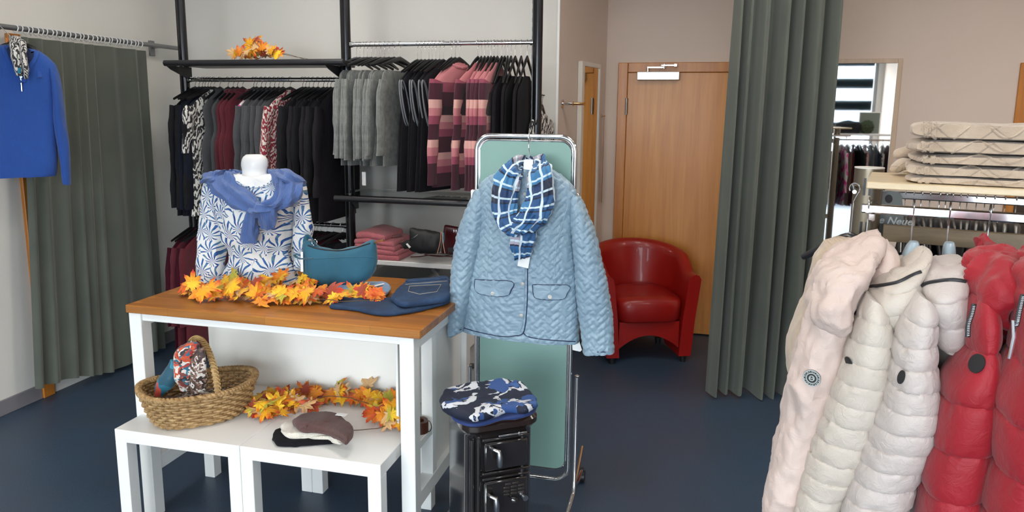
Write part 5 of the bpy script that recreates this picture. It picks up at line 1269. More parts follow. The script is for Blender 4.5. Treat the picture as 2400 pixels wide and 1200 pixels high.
for i, x in enumerate(bpx):
    p = PBK.at(x, 462); p[2] = zb_r+.012
    az = math.atan2(RN[1], RN[0])+math.pi/2+random.uniform(-.12, .12)-.0
    if i == 0:
        hb = wire_hanger('x', np.zeros(3), (0, 1, 0), SMOKE, .2, .07, .075); gb = garment('top', 'sweater', 'x', BLACKK, (0, 0, 0), sleeves=False, seed=60); hb_, gb_ = hb, gb
        hb_.location = tuple(p); gb_.location = tuple(p+np.array([0, 0, -.01])); hb_.rotation_euler = gb_.rotation_euler = (0, 0, RA)
    else:
        hb_ = dup(hb, p, RA+random.uniform(-.12, .12)); gb_ = dup(gb, p+np.array([0, 0, -.01]), hb_.rotation_euler[2])
    hb_['label'] = '%s black hanger from the left on the back rail of the right rack' % ob[i]; hb_['group'] = 'hangers on the back rail'
    gb_['label'] = '%s dark top from the left on the back rail of the right rack' % ob[i]; gb_['group'] = 'dark tops on the back rail'
# red garment peeking at the right end of the back rail
# ---- folded cable sweaters
def m_cable():
    t = NT('beige_cable_knit'); tc = t.new('ShaderNodeTexCoord'); mp = t.new('ShaderNodeMapping'); t.link(tc.outputs['Object'], mp.inputs[0]); mp.inputs['Rotation'].default_value = (0, 0, -RA)
    s = t.new('ShaderNodeSeparateXYZ'); t.link(mp.outputs[0], s.inputs[0]); v = mp.outputs[0]
    col = t.ramp(t.noise(v, 22, 5, .6), [(.3, hexc('B39E88')), (.7, hexc('C8B49E'))]); t.color(col)
    zz = t.math('MULTIPLY', s.outputs[2], 1.15)
    def ln(e, per, w): 
        return t.math('SMOOTH_MIN', 1.0, t.math('DIVIDE', t.math('ABSOLUTE', t.math('SUBTRACT', t.math('FRACT', t.math('DIVIDE', e, per)), .5)), w), .1)
    a = ln(t.math('ADD', s.outputs[0], t.math('ADD', zz, s.outputs[1])), .105, .045); b = ln(t.math('SUBTRACT', s.outputs[0], t.math('ADD', zz, s.outputs[1])), .105, .045)
    h = t.math('MULTIPLY', t.math('SUBTRACT', 2.0, t.math('ADD', a, b)), 1.0)
    t.bump(t.math('ADD', h, t.math('MULTIPLY', t.noise(v, 420, 3), .5)), .7, .004); t.set('Roughness', .95); t.set('Sheen Weight', .35); return t.m
CAB = m_cable()
PSW = Plane(rk(0, .335, 0), RN)
rows = [(2125, 437, 419, .0), (2117, 419, 386, .0), (2139, 386, 361, .0), (2136, 361, 328, .0), (2141, 328, 282, .0)]
names_ = ['bottom', 'second from bottom', 'middle', 'second from top', 'top']
zt0 = zsh
for i, (xl, yb_, yt_, _) in enumerate(rows):
    zb0 = zt0+.0005; h = float(PSW.at(2200, yb_-2 if i else 440)[2]); htop = float(PSW.at(xl+60, yt_+3)[2]); hh = max(htop-zb0, .014); 
    s0 = float((PSW.at(xl, yb_)-rk(0, .335, 0))@RDIR); L = .40
    th_ = 40; sl = []
    for k in range(9):
        u = k/8; tpos = .335-.30*u; sl.append((rk(s0+L/2+.006*math.sin(3*u+i), tpos, zb0+hh/2), RDIR*(L/2+.006*math.sin(7*u+i*2))*(1 if 0 < k < 8 else .97), np.array([0, 0, hh*.5*(1 if 0 < k < 8 else .8)])))
    m_ = loft(sl, 60, 110, 5.0 if hh < .03 else 4.0, lambda u, v, th, P, N: .0022*fbm(P*np.array([14, 14, 40])+i, 3)*np.clip((P[..., 2]-zb0)*200, 0, 1))
    V = m_[0]; V[:, 2] += (.004 if i == 4 else .0015)*np.sin(V[:, 0]*14+i*2)*np.clip((V[:, 2]-zb0)/hh, 0, 1)
    t = thing('folded_sweater', 'folded beige cable knit sweater, %s of the pile on the rack' % names_[i], 'sweater', rk(s0+L/2, .2, zb0), 'folded beige cable knit sweaters')
    part('folded_body', (V, m_[1], m_[2]), CAB, t)
    fsw = projector(m_)
    # vertical cable ropes on the folded front edge
    for cx in ([30, 48] if i != 1 else [35, 55]):
        x0 = xl+cx
        zig = [(x0+(4 if k % 2 else -4), yt_+6+(yb_-yt_-10)*k/6) for k in range(7)]
        part('cable', merge(pxline(fsw, zig, .0032, 30, 6, .0008), pxline(fsw, [(2*x0-x, y) for x, y in zig], .0032, 30, 6, .0008)), CAB, t)
    part('rib_line', merge(*[pxline(fsw, [(xl+c, yt_+4), (xl+c, yb_-3)], .0013, 8, 5, .0004) for c in (18, 22, 60, 64)]), CAB, t)
    dz = [(xl+95+k*62, (yt_+4 if k % 2 else yb_-4)) for k in range(4)]
    part('diamond_line', pxline(fsw, dz, .0032, 40, 6, .0004), CAB, t)
    zt0 = float(V[:, 2].max()) if i < 3 else zb0+hh
    if i == 3: zt0 = float(V[:, 2].max())
    if i == 1:
        part('sleeve', pxloft(Plane(rk(0, .12, 0), RN), [(2135, 372, 2130, 396, .03), (2112, 372, 2118, 398, .035), (2092, 385, 2104, 404, .03), (2086, 395, 2094, 402, .02)], 24, 20, 2.2, lambda u, v, th, P, N: .003*fbm(P*30, 2)), CAB, t)
    if i == 3:
        part('sleeve', pxloft(Plane(rk(0, .06, 0), RN), [(2150, 340, 2150, 368, .03), (2118, 345, 2125, 372, .035), (2098, 352, 2104, 372, .03), (2093, 362, 2097, 370, .02)], 24, 20, 2.2, lambda u, v, th, P, N: .003*fbm(P*30, 2)), CAB, t)

# ---- jackets on the front rail
def nylon(name, c1, c2, rough=.42, bs=55, st=.5):
    t = NT(name); v = t.coord('Object'); t.color(t.ramp(t.noise(v, 6, 3), [(.3, hexc(c1)), (.7, hexc(c2))])); t.set('Roughness', rough); t.set('Sheen Weight', .15)
    t.bump(t.noise(v, bs, 5, .6, 1.2), st, .004); return t.m
PINKW = nylon('blush_nylon', 'C8B2A8', 'D2BEB4', .6, 30, .7); CREAM = nylon('cream_nylon', 'BFB4A8', 'CAC0B4', .55, 50, .75); CREAM2 = nylon('pearl_cream_nylon', 'BDB2AC', 'C8BEB8', .52, 50, .75)
REDN = nylon('red_nylon', '8E081A', 'A00C20', .6, 40, .6); BEIK = knit('beige_wool', 'BFA98F', 240, .6, .3, .1, .95)
def puffer(sp, amp, s=0, skew=0.0, wr=1.0, wavy=.009):
    def f(u, v, th, P, N):
        q = v+skew*u+wavy*fbm(np.stack([u*9+s, v*2, 0*u], -1), 2); ph = np.mod(q/sp, 1.0); d = np.minimum(ph, 1-ph)
        puff = np.sqrt(np.clip(1-(1-d*2)**2, 0, 1))
        wrk = fbm(np.stack([u*55+s*3, v*20, np.floor(q/sp)*3.1], -1), 3)*np.clip(1-d*2.6, 0, 1)
        return amp*puff*(1+.25*vnoise(np.stack([u*16, np.floor(q/sp)*1.7+s, 0*u], -1)))+amp*wr*wrk*.8+.006*fbm(P*np.array([7, 7, 5])+s, 2)
    return f
def soft(amp=.008, s=0, fr=(10, 10, 7)):
    return lambda u, v, th, P, N: amp*fbm(P*np.array(fr)+s, 4)+amp*.55*(1-2*np.abs(fbm(P*np.array([22, 22, 12])+s, 3)))
PS = lambda t_, tilt=0: Plane(rk(0, t_, 0), (0.02, -1.0))          # sleeve planes facing the viewer
def planeY(y): return Plane((0, y, 0), (-.12, -1.0))
def rail_hanger(label, x, bar, neck, w, drop, ring=None, dirn=None):
    p = PRL.at(x, 489); p = rk(float((p-rk(0, .33, 0))@RDIR), .33, zr+.0125)
    return wire_hanger(label, p, RN if dirn is None else dirn, bar, w, drop, neck, ring), p
HGREY = mat('pale_blue_hanger_plastic', '9AABB5', .3)
def jk(label, org, group=None): return thing('puffer_jacket', label, 'jacket', org, group)
def neckblock(pl, rows, m_, parent, name='hanger_neck'): return part(name, pxloft(pl, rows, 24, 20, 3.0), m_, parent)
# J1 blush parka
h1, p1 = rail_hanger('black hanger with white hook collar holding the blush parka at the rack end', 2036, SMOKE, .115, .16, .06, WHITE2)
j1 = jk('blush white hooded parka with round sleeve badge, leftmost jacket on the rack', (p1[0]-.1, p1[1]-.15, .3))
Y1 = planeY(1.54)
part('body', pxloft(planeY(1.76), [(1985, 620, 2060, 600, .10), (1960, 720, 2080, 700, .17), (1930, 850, 2060, 840, .20), (1905, 1000, 2030, 1000, .20), (1880, 1150, 2000, 1150, .20), (1862, 1260, 1980, 1260, .20)], 50, 50, 2.6, soft(.010, 2)), PINKW, j1)
slv1 = pxloft(Y1, [(1925, 640, 2000, 650, .05), (1893, 700, 1996, 720, .075), (1872, 780, 1984, 790, .08), (1851, 880, 1962, 880, .08), (1834, 965, 1935, 965, .075), (1818, 1050, 1908, 1055, .07), (1801, 1160, 1872, 1170, .062), (1790, 1260, 1845, 1260, .055)], 130, 80, 2.3, soft(.009, 3))
part('sleeve', slv1, PINKW, j1)
part('hood', pxloft(planeY(1.57), [(2030, 556, 2052, 541, .03, -.10), (1975, 590, 2068, 560, .07, -.05), (1922, 622, 2060, 610, .10, .0), (1894, 680, 2034, 668, .11, .03), (1893, 720, 2008, 720, .10, .04), (1920, 765, 1994, 765, .075, .05), (1950, 802, 1980, 806, .035, .05)], 90, 70, 2.3, soft(.012, 5, (9, 9, 9))), PINKW, j1)
part('hood_lining', pxloft(planeY(1.64), [(2056, 560, 2072, 556, .05, .0), (2050, 600, 2098, 592, .07, .0), (2035, 640, 2088, 640, .08, .0), (2008, 700, 2050, 705, .08, .02), (1990, 760, 2020, 765, .06, .03), (1975, 805, 1995, 808, .03, .04)], 70, 50, 2.3, soft(.010, 6)), PINKW, j1)
f1 = projector(slv1)
def badge(f, x, y, r, parent, ringed, rz=1.0, mt=None):
    m_, p, nn, a, b = pxdisc(f, x, y, r, .0016, 28, rz); part('sleeve_badge', m_, mt or mat('badge_black', '1C1D1F', .6), parent)
    if ringed:
        LT = mat('badge_pale_print', 'B9C0BE', .6)
        for q, w in ((.93, .0009), (.60, .0009), (.28, .0009)):
            part('badge_ring', tube([p+nn*.0022+(a*math.cos(t)*r*q*rz+b*math.sin(t)*r*q) for t in np.linspace(0, 2*math.pi, 33)[:-1]], w, 5, closed=True), LT, parent)
        part('badge_lettering', merge(*[tube([p+nn*.0024+(a*math.cos(t)*rz+b*math.sin(t))*r*.70, p+nn*.0024+(a*math.cos(t+(.0 if k % 3 else .12))*rz+b*math.sin(t+(.0 if k % 3 else .12)))*r*.85], .0006, 4) for k, t in enumerate(np.linspace(0, 2*math.pi, 27)[:-1])]), LT, parent)['kind'] = 'stuff'
        part('badge_emblem', tube([p+nn*.0024+(a*(x_)+b*(y_))*r for x_, y_ in ((-.2, -.1), (-.1, .12), (.02, -.08), (.12, .12), (.2, -.1))], .0009, 5), LT, parent)
badge(f1, 1903, 886, .0165, j1, True)
# J0 beige cardigan behind the parka, hung at the rack end
PD0 = Plane((0, 1.92, 0), (0, -1))
ep = PD0.at(1998, 436)
t = thing('rack_end_arm', 'short metal arm on the left end of the right rack', 'rack arm', rk(-.04, .02, zr))
pe = rk(-.075, .10, 0); pe = PD0.at(2003, 446)
part('arm', tube([rk(-.037, 0, pe[2]-.004), pe+np.array([0.0, .0, -.004])], .005, 10), CHROME, t)
wh = wire_hanger('empty looking black hanger with chrome hook at the left end of the rack', pe+np.array([0, 0, .0055]), (.72, -.69, 0), SMOKE, .13, .07, .115)
j0 = jk('beige wool cardigan behind the blush parka', PD0.at(1900, 900)); j0.name = 'wool_cardigan'; ORIG[j0.name] = ORIG.get('puffer_jacket.001', PD0.at(1900, 900))
part('body', pxloft(planeY(1.74), [(1938, 570, 2000, 560, .05), (1912, 612, 1990, 605, .10), (1886, 690, 1975, 690, .13), (1848, 800, 1950, 800, .15), (1850, 880, 1940, 880, .15), (1862, 1000, 1930, 1000, .15)], 50, 40, 2.4, soft(.007, 11)), BEIK, j0)
# J2 cream puffer
h2, p2_ = rail_hanger('pale blue hanger with pink ring on the rack', 2142, HGREY, .125, .15, .06, mat('pink_ring', 'E0709A', .5))
j2 = jk('cream puffer jacket with black collar piping and round black badge, second on the rack', p2_*np.array([1, 1, 0])+np.array([-.05, -.1, .3]))
neckblock(planeY(1.66), [(2132, 566, 2152, 566, .014, 0), (2122, 580, 2156, 580, .02), (2112, 605, 2150, 607, .024), (2108, 625, 2140, 628, .02)], HGREY, h2)
part('body', pxloft(planeY(1.70), [(2050, 680, 2150, 660, .10), (2040, 760, 2165, 750, .16), (2020, 900, 2120, 890, .20), (1990, 1050, 2085, 1050, .20), (1960, 1180, 2060, 1180, .20), (1950, 1260, 2050, 1260, .2)], 110, 60, 2.6, puffer(.042, .0042, 1)), CREAM, j2)
slv2 = pxloft(planeY(1.49), [(2040, 690, 2062, 716, .04), (2012, 740, 2078, 745, .065), (1990, 790, 2086, 800, .072), (1973, 835, 2086, 850, .075), (1945, 910, 2072, 930, .075), (1918, 1000, 2042, 1015, .07), (1892, 1080, 2008, 1090, .066), (1868, 1160, 1975, 1168, .06), (1845, 1250, 1945, 1255, .058)], 260, 90, 2.3, puffer(.040, .0040, 4, .06))
part('sleeve', slv2, CREAM, j2)
part('collar', pxloft(planeY(1.53), [(2110, 622, 2160, 580, .05, -.08), (2085, 628, 2178, 592, .075, -.05), (2058, 655, 2168, 625, .085, -.02), (2038, 680, 2160, 655, .09, -.01), (2036, 712, 2150, 690, .085, 0), (2055, 745, 2140, 735, .07, 0), (2078, 775, 2120, 775, .05, 0)], 110, 60, 2.3, puffer(.045, .004, 6, .0, .7)), CREAM, j2)
cl2 = projector(pxloft(planeY(1.53), [(2110, 622, 2160, 580, .05, -.08), (2085, 628, 2178, 592, .075, -.05), (2058, 655, 2168, 625, .085, -.02), (2038, 680, 2160, 655, .09, -.01), (2036, 712, 2150, 690, .085, 0), (2055, 745, 2140, 735, .07, 0), (2078, 775, 2120, 775, .05, 0)], 110, 60, 2.3, puffer(.045, .004, 6, .0, .7)))
BTRIM = mat('black_trim', (.015, .015, .017), .5)
part('collar_piping', pxline(cl2, [(2042, 672), (2070, 669), (2105, 662), (2135, 648), (2158, 638)], .0036, 40, 8, .001), BTRIM, j2)
badge(projector(slv2), 1990, 849, .0115, j2, False, .95)
# J3 cream puffer
h3, p3_ = rail_hanger('pale blue hanger with mint green ring on the rack', 2227, HGREY, .14, .15, .06, mat('mint_ring', '6FCBA4', .5))
neckblock(planeY(1.64), [(2216, 568, 2236, 568, .014, 0), (2211, 580, 2238, 580, .02), (2209, 605, 2238, 607, .024), (2208, 632, 2236, 634, .02)], HGREY, h3)
j3 = jk('pearl cream puffer jacket with oval black badge, beside the red jacket on the rack', p3_*np.array([1, 1, 0])+np.array([-.05, -.1, .3]))
part('body', pxloft(planeY(1.66), [(2180, 680, 2255, 670, .10), (2170, 760, 2262, 760, .16), (2150, 860, 2230, 880, .20), (2120, 1000, 2195, 1000, .20), (2090, 1120, 2160, 1130, .20), (2060, 1260, 2140, 1260, .2)], 110, 60, 2.6, puffer(.042, .0042, 8)), CREAM2, j3)
slv3 = pxloft(planeY(1.45), [(2158, 688, 2180, 712, .035), (2128, 730, 2188, 740, .06), (2104, 790, 2186, 790, .07), (2090, 845, 2188, 850, .075), (2074, 905, 2195, 915, .078), (2050, 975, 2193, 985, .078), (2020, 1060, 2165, 1075, .072), (1990, 1140, 2135, 1150, .066), (1955, 1250, 2110, 1260, .06)], 260, 90, 2.3, puffer(.040, .0040, 12, .08))
part('sleeve', slv3, CREAM2, j3)
_c3 = pxloft(planeY(1.49), [(2195, 612, 2250, 600, .05, -.08), (2172, 630, 2262, 612, .07, -.04), (2160, 655, 2262, 640, .08, -.02), (2152, 690, 2264, 680, .085, 0), (2166, 735, 2262, 735, .08, 0), (2184, 785, 2256, 790, .06, 0), (2200, 812, 2246, 815, .04, 0)], 110, 60, 2.3, puffer(.05, .004, 14, .0, .7))
part('collar', _c3, CREAM2, j3)
part('collar_piping', pxline(projector(_c3), [(2156, 674), (2175, 664), (2205, 659), (2235, 657), (2262, 660)], .0036, 40, 8, .001), BTRIM, j3)
badge(projector(slv3), 2113, 884, .0125, j3, False, .62)
# J4 red
h4, p4_ = rail_hanger('black hanger with chrome hook holding the first red jacket', 2322, SMOKE, .12, .15, .06)
j4 = jk('bright red puffer jacket with large round black badge on the rack', p4_*np.array([1, 1, 0])+np.array([-.05, -.1, .3]))
part('body', pxloft(planeY(1.62), [(2285, 700, 2370, 690, .10), (2290, 800, 2372, 790, .16), (2250, 900, 2352, 900, .20), (2230, 1000, 2330, 1010, .20), (2200, 1120, 2310, 1120, .20), (2190, 1260, 2300, 1260, .2)], 110, 60, 2.6, puffer(.095, .0065, 21)), REDN, j4)
slv4 = pxloft(planeY(1.42), [(2284, 690, 2325, 700, .045), (2272, 730, 2333, 735, .06), (2268, 790, 2334, 795, .07), (2248, 840, 2334, 845, .078), (2208, 895, 2336, 900, .085), (2192, 960, 2334, 965, .085), (2178, 1030, 2326, 1035, .082), (2158, 1100, 2312, 1105, .078), (2152, 1180, 2302, 1185, .075), (2140, 1260, 2290, 1265, .07)], 260, 100, 2.4, puffer(.09, .0065, 24, .03, .5))
part('sleeve', slv4, REDN, j4)
part('hood', pxloft(planeY(1.48), [(2300, 580, 2345, 568, .05, -.08), (2272, 598, 2372, 592, .085, -.03), (2264, 640, 2382, 650, .10, .0), (2268, 690, 2378, 710, .10, .01), (2280, 715, 2368, 760, .09, .0), (2300, 730, 2352, 790, .05, -.02)], 90, 70, 2.3, soft(.013, 26, (12, 12, 12))), REDN, j4)
badge(projector(slv4), 2290, 852, .0165, j4, False, .98)
def cord(label, pts, pl, parent):
    Q = catmull([pl.at(x, y) for x, y in pts], 40); part(label, tube(Q, .004, 8, flat=.4, up=(0, -1, 0)), BTRIM, parent)
    part('cord_lettering', merge(*[tube([Q[i]+pl.n*.003-np.array([.0018, 0, 0]), Q[i]+pl.n*.003+np.array([.0018, 0, .001])], .0006, 4) for i in range(3, 38, 2)]), mat('cord_print', 'C9CCD0', .5), parent)['kind'] = 'stuff'
cord('drawstring', [(2283, 712), (2278, 735), (2270, 760), (2268, 790)], planeY(1.36), j4)
# J5 second red jacket at the frame edge
h5, p5_ = rail_hanger('black hanger at the right end of the rack holding the second red jacket', 2420, SMOKE, .12, .15, .06)
j5 = jk('second red puffer jacket cut by the right edge of the frame', p5_*np.array([1, 1, 0])+np.array([0, -.1, .3]))
part('body', pxloft(planeY(1.54), [(2390, 640, 2480, 640, .08), (2385, 780, 2500, 780, .14), (2380, 900, 2490, 900, .18), (2350, 1050, 2470, 1050, .20), (2330, 1260, 2460, 1260, .2)], 110, 60, 2.6, puffer(.095, .0065, 31)), REDN, j5)
slv5 = pxloft(planeY(1.35), [(2402, 700, 2440, 700, .045), (2395, 790, 2450, 790, .07), (2368, 860, 2460, 860, .085), (2340, 930, 2470, 930, .09), (2334, 1010, 2470, 1010, .09), (2322, 1100, 2460, 1100, .085), (2306, 1180, 2450, 1180, .08), (2300, 1260, 2440, 1260, .075)], 220, 90, 2.4, puffer(.09, .0065, 34, -.03, .5))
part('sleeve', slv5, REDN, j5)
part('hood', pxloft(planeY(1.40), [(2400, 590, 2450, 580, .05, -.08), (2388, 620, 2470, 610, .085, -.03), (2386, 680, 2475, 680, .10, .0), (2392, 720, 2470, 740, .09, .0), (2400, 750, 2450, 780, .05, .0)], 70, 50, 2.3, soft(.013, 36, (12, 12, 12))), REDN, j5)
cord('drawstring', [(2398, 690), (2390, 725), (2384, 755), (2380, 765)], planeY(1.30), j5)
part('zip', tube([planeY(1.30).at(x, y) for x, y in ((2376, 750), (2377, 790), (2366, 840))], .003, 8), CHROME, j5)
# ================================================================== BLUE SWEATER AT THE LEFT EDGE
PL_ = Plane((-3.24, 2.93, 0), (.5, -.86))
BLU = knit('royal_blue_knit', '1F4C9C', 330, .35, .2, .06)
t = thing('sweater', 'royal blue half zip sweater hanging in front of the left curtain', 'sweater', PL_.at(50, 415))
kn = lambda s: (lambda u, v, th, P, N: .006*fbm(P*np.array([16, 16, 5])+s, 3))
bs = pxloft(PL_, [(-2, 104, 88, 116, .02), (-28, 112, 112, 134, .045), (-44, 130, 130, 156, .055), (-40, 170, 132, 190, .06), (-36, 250, 133, 262, .062), (-34, 340, 132, 345, .062), (-32, 400, 130, 402, .058), (-32, 418, 126, 412, .055)], 70, 60, 2.4, kn(1))
part('body', bs, BLU, t)
part('sleeve', pxloft(PL_, [(108, 138, 132, 158, .03), (116, 165, 140, 190, .045), (124, 230, 150, 250, .045), (130, 300, 158, 310, .042), (138, 370, 164, 375, .036), (146, 425, 165, 427, .028), (148, 431, 165, 433, .026)], 60, 28, 2.2, kn(3)), BLU, t)
part('sleeve', pxloft(PL_, [(-50, 140, -26, 130, .03), (-60, 190, -32, 180, .045), (-70, 260, -36, 250, .045), (-76, 330, -44, 330, .04), (-80, 430, -56, 432, .03)], 40, 24, 2.2, kn(4)), BLU, t)
fbs = projector(bs)
NK = mat('neck_dark_blue', '12244E', .8)
part('neck_opening', fan(fbs, [(12, 118), (30, 104), (72, 104), (84, 122), (72, 150), (54, 190), (44, 178), (28, 150)], .003), NK, t)
part('collar', pxline(fbs, [(8, 112), (22, 140), (38, 168), (52, 194)], .010, 30, 9, .004, flat=.6), BLU, t)
part('collar', pxline(fbs, [(84, 112), (84, 135), (70, 158), (55, 192)], .010, 30, 9, .004, flat=.6), BLU, t)
part('zip', pxline(fbs, [(50, 182), (52, 205), (53, 214)], .003, 16, 7, .006), CHROME, t)
part('zip_pull', pxdisc(fbs, 51, 180, .008, .012)[0], CHROME, t)
hp = PL_.at(14, 62)
t = thing('clothes_hanger', 'dark hanger with orange wood tip carrying the royal blue sweater', 'hanger', hp)
hq = np.array([PX, 3.02, 2.062])
part('hook', tube(catmull([hq+(.0, .0, .018), hq+(.012, 0, .016), hq+(.03, 0, .0), PL_.at(30, 92), PL_.at(30, 110)], 24), .002, 7), WIRE, t)
part('shoulder_bar', pxloft(PL_, [(-20, 112, -18, 124, .008), (20, 98, 20, 112, .012), (46, 96, 46, 110, .012), (80, 108, 80, 122, .010), (104, 128, 102, 138, .008)], 24, 12, 2.2), BLKPL, t)
part('wood_tip', pxloft(PL_, [(10, 88, 22, 90, .008), (14, 104, 22, 106, .008)], 6, 10, 2), mat('orange_wood', 'C4742A', .5), t)
BWP = m_animal('black_white_wave_print', (.03, .03, .035), (.66, .64, .60), (26, 26, 14), th=.5)
t = thing('scarf', 'black and white patterned scarf hung inside the collar of the royal blue sweater', 'scarf', PL_.at(50, 190, .07))
part('left_fall', pxloft(PL_, [(24, 86, 44, 84, .012, .02), (21, 100, 46, 98, .016, .05), (26, 128, 50, 126, .018, .075), (34, 158, 52, 156, .016, .085), (40, 178, 52, 176, .010, .085)], 50, 24, 2.1, wr), BWP, t)
part('right_fall', pxloft(PL_, [(34, 84, 50, 88, .012, .02), (42, 98, 60, 102, .016, .05), (46, 130, 64, 128, .018, .08), (52, 160, 68, 160, .016, .09), (58, 186, 66, 184, .010, .085)], 50, 24, 2.1, wr), BWP, t)
part('teal_corner', pxloft(PL_, [(42, 160, 50, 158, .006, .10), (40, 172, 48, 172, .004, .10)], 8, 10, 2), mat('teal_cloth', '1F7C98', .7), t)

# ================================================================== PINK SWEATERS AND BAGS ON THE WHITE SHELF
PSH = Plane((0, 3.93, 0), (0, -1)); PINKK = knit('pink_knit', 'C56F78', 260, .5, .2, .08); PINKD = knit('dusky_pink_ribs', '8E5A5C', 200, .9)
zz = ZWS
layers = [(852, 944, 598, 577), (848, 942, 577, 562), (838, 934, 566, 546), (838, 932, 552, 532), (842, 912, 541, 521)]
hts = [.030, .030, .032, .030, .036]
for i, (xa, xb, yb_, yt_) in enumerate(layers):
    xa = 842+[4, 2, -2, -3, 1][i]
    a = PSH.at(xa, 570); b = PSH.at(xb, 570); hh = hts[i]; z = zz+.0005
    P = [(a[0], 3.88), (a[0]+.01, 3.87), ((a[0]+b[0])/2, 3.868), (b[0]-.01, 3.87), (b[0], 3.885), (b[0], 4.1), (b[0]-.02, 4.16), (a[0]+.02, 4.16), (a[0], 4.1)]
    mm = pillow(P, z, hh, .12, 60, .012, lambda x, y, c=(a[0]+b[0])/2-.03, i=i: .022*math.exp(-((x-c)/.09)**2)*(.25+.75*i/4))
    mm = ruffle(mm, crease(.003, (20, 20, 20), i))
    # lower faces follow the layer below
    V = mm[0]; c = (a[0]+b[0])/2-.03
    if i: V[:, 2] += .022*np.exp(-((V[:, 0]-c)/.09)**2)*(.25+.75*(i-1)/4)*np.clip(1-(V[:, 2]-z)/hh, 0, 1)
    t = thing('folded_sweater', 'folded pink knitted sweater, %s of the pile on the white shelf' % names_[i], 'sweater', ((a[0]+b[0])/2, 4.0, z), 'folded pink sweaters')
    part('folded_body', (V,)+tuple(mm[1:]), PINKK, t)
    if i >= 2: part('ribbed_end', tube(catmull([(b[0]-.015, 3.95, z+hh*.5), (b[0]+.02, 4.0, z+hh*.45), (b[0]+.035+.01*(3-i), 4.06, z+hh*.4)], 12), [.018]*6+[.014]*5+[.009], 10, flat=.6), PINKD, t)
    zz = z+hh*.86 if i else z+hh*.9
PK2 = Plane((0, 3.98, 0), (0.1, -1))
t = thing('handbag', 'small black leather handbag with pale cord beside the pink sweaters', 'handbag', PK2.at(1000, 590)*np.array([1, 1, 0])+np.array([0, 0, ZWS]))
BKL = mat('black_leather', (.010, .010, .012), .6, bump=.25, bscale=70)
bk = pxloft(PK2, [(961, 540, 959, 584, .02), (966, 534, 964, 588, .035), (995, 538, 990, 593, .045), (1020, 544, 1018, 596, .042), (1033, 546, 1030, 594, .025)], 40, 30, 2.8, lambda u, v, th, P, N: .006*fbm(P*18, 3))
V = bk[0]; V[:, 2] = np.maximum(V[:, 2], ZWS+.001); part('body', bk, BKL, t)
fk = projector(bk)
part('zip', pxline(fk, [(964, 560), (972, 556), (980, 550)], .0022, 14, 6, .002), CHROME, t)
part('cord', tube(catmull([PK2.at(1033, 543, .03), PK2.at(1032, 565, .045), PK2.at(1025, 594, .05)], 12), .0018, 6), mat('pink_cord', 'C48A72', .6), t)
part('cord', tube(catmull([PK2.at(1036, 543, .03), PK2.at(1038, 568, .045), PK2.at(1043, 594, .05)], 12), .0018, 6), mat('cream_cord', 'C9AFA0', .6), t)
part('bead_string', tube(catmull([PK2.at(1039, 545, .035), PK2.at(1040, 560, .04), PK2.at(1039, 570, .04)], 12), .0022, 6), mat('turquoise_beads', '4E8FA8', .4), t)
part('side_strap', pxloft(PK2, [(940, 570, 948, 584, .006, .02), (955, 563, 962, 582, .01, .02), (968, 568, 970, 580, .008, .02)], 12, 12, 3), BKL, t)
part('label', pxloft(PK2, [(951, 572, 955, 570, .002, .035), (959, 582, 963, 579, .002, .035)], 5, 8, 3), TAGW, t)
PK3 = Plane((0, 4.08, 0), (0, -1)); WINE = mat('wine_leather', '4E1018', .3, coat=.3)
t = thing('shoulder_bag', 'flat wine red leather shoulder bag with strap on the white shelf', 'handbag', PK3.at(1055, 590)*np.array([1, 1, 0])+np.array([0, 0, ZWS]))
wb_ = pxloft(PK3, [(1042, 528, 1034, 590, .008), (1048, 527, 1040, 594, .022), (1078, 533, 1072, 594, .022), (1082, 536, 1076, 592, .008)], 30, 24, 3.5)
V = wb_[0]; V[:, 2] = np.maximum(V[:, 2], ZWS+.001); part('body', wb_, WINE, t)
part('phone_pocket', pxloft(PK3, [(1050, 580, 1050, 592, .004, .024), (1078, 580, 1078, 592, .004, .024)], 6, 10, 4), mat('grey_pocket', '3C3C40', .5), t)
fw = projector(wb_)
part('rivet', pxline(fw, [(1064, 538), (1064, 545)], .0015, 6, 6, .002), CHROME, t); part('rivet', pxline(fw, [(1069, 539), (1069, 546)], .0015, 6, 6, .002), CHROME, t)
part('strap', tube(catmull([W(x, y, Z=ZWS+.006) for x, y in ((962, 602), (985, 601), (1010, 598), (1040, 600), (1075, 602), (1085, 598), (1040, 594), (995, 596), (1030, 601), (1060, 596))], 80), .005, 6, flat=.5), WINE, t)

# ================================================================== BEHIND THE VIEWPOINT (seen only in the tall mirror)
wr_ = thing('window_rack', 'chrome garment rack by the shop window, seen in the tall mirror', 'clothes rack', (2.0, .55, 0))
RZ = 1.33; bx0, bx1 = 1.35, 2.9
part('rail', box(bx0, bx1, .53, .55, RZ-.012, RZ+.012, .002), CHROME, wr_, False)
part('top_board', box(bx0, bx1, .35, .78, RZ+.06, RZ+.082, .002), WHITE2, wr_, False)
for x in (bx0+.02, bx1-.02):
    part('post', box(x-.015, x+.015, .5, .58, .02, RZ+.0595, .002), COLM, wr_, False); part('foot', box(x-.02, x+.02, .25, .83, 0, .02, .002), COLM, wr_, False)
mats_ = [BLACKK, REDPR, CHARC, NAVYB, ZEBRA, BORD, BLACKJ, PINKPR, mat('brown_cloth', '5E4433', .8), BORD2]
nm_ = ['black', 'red patterned', 'charcoal', 'navy', 'zebra print', 'bordeaux', 'jet black', 'pink printed', 'brown', 'maroon']
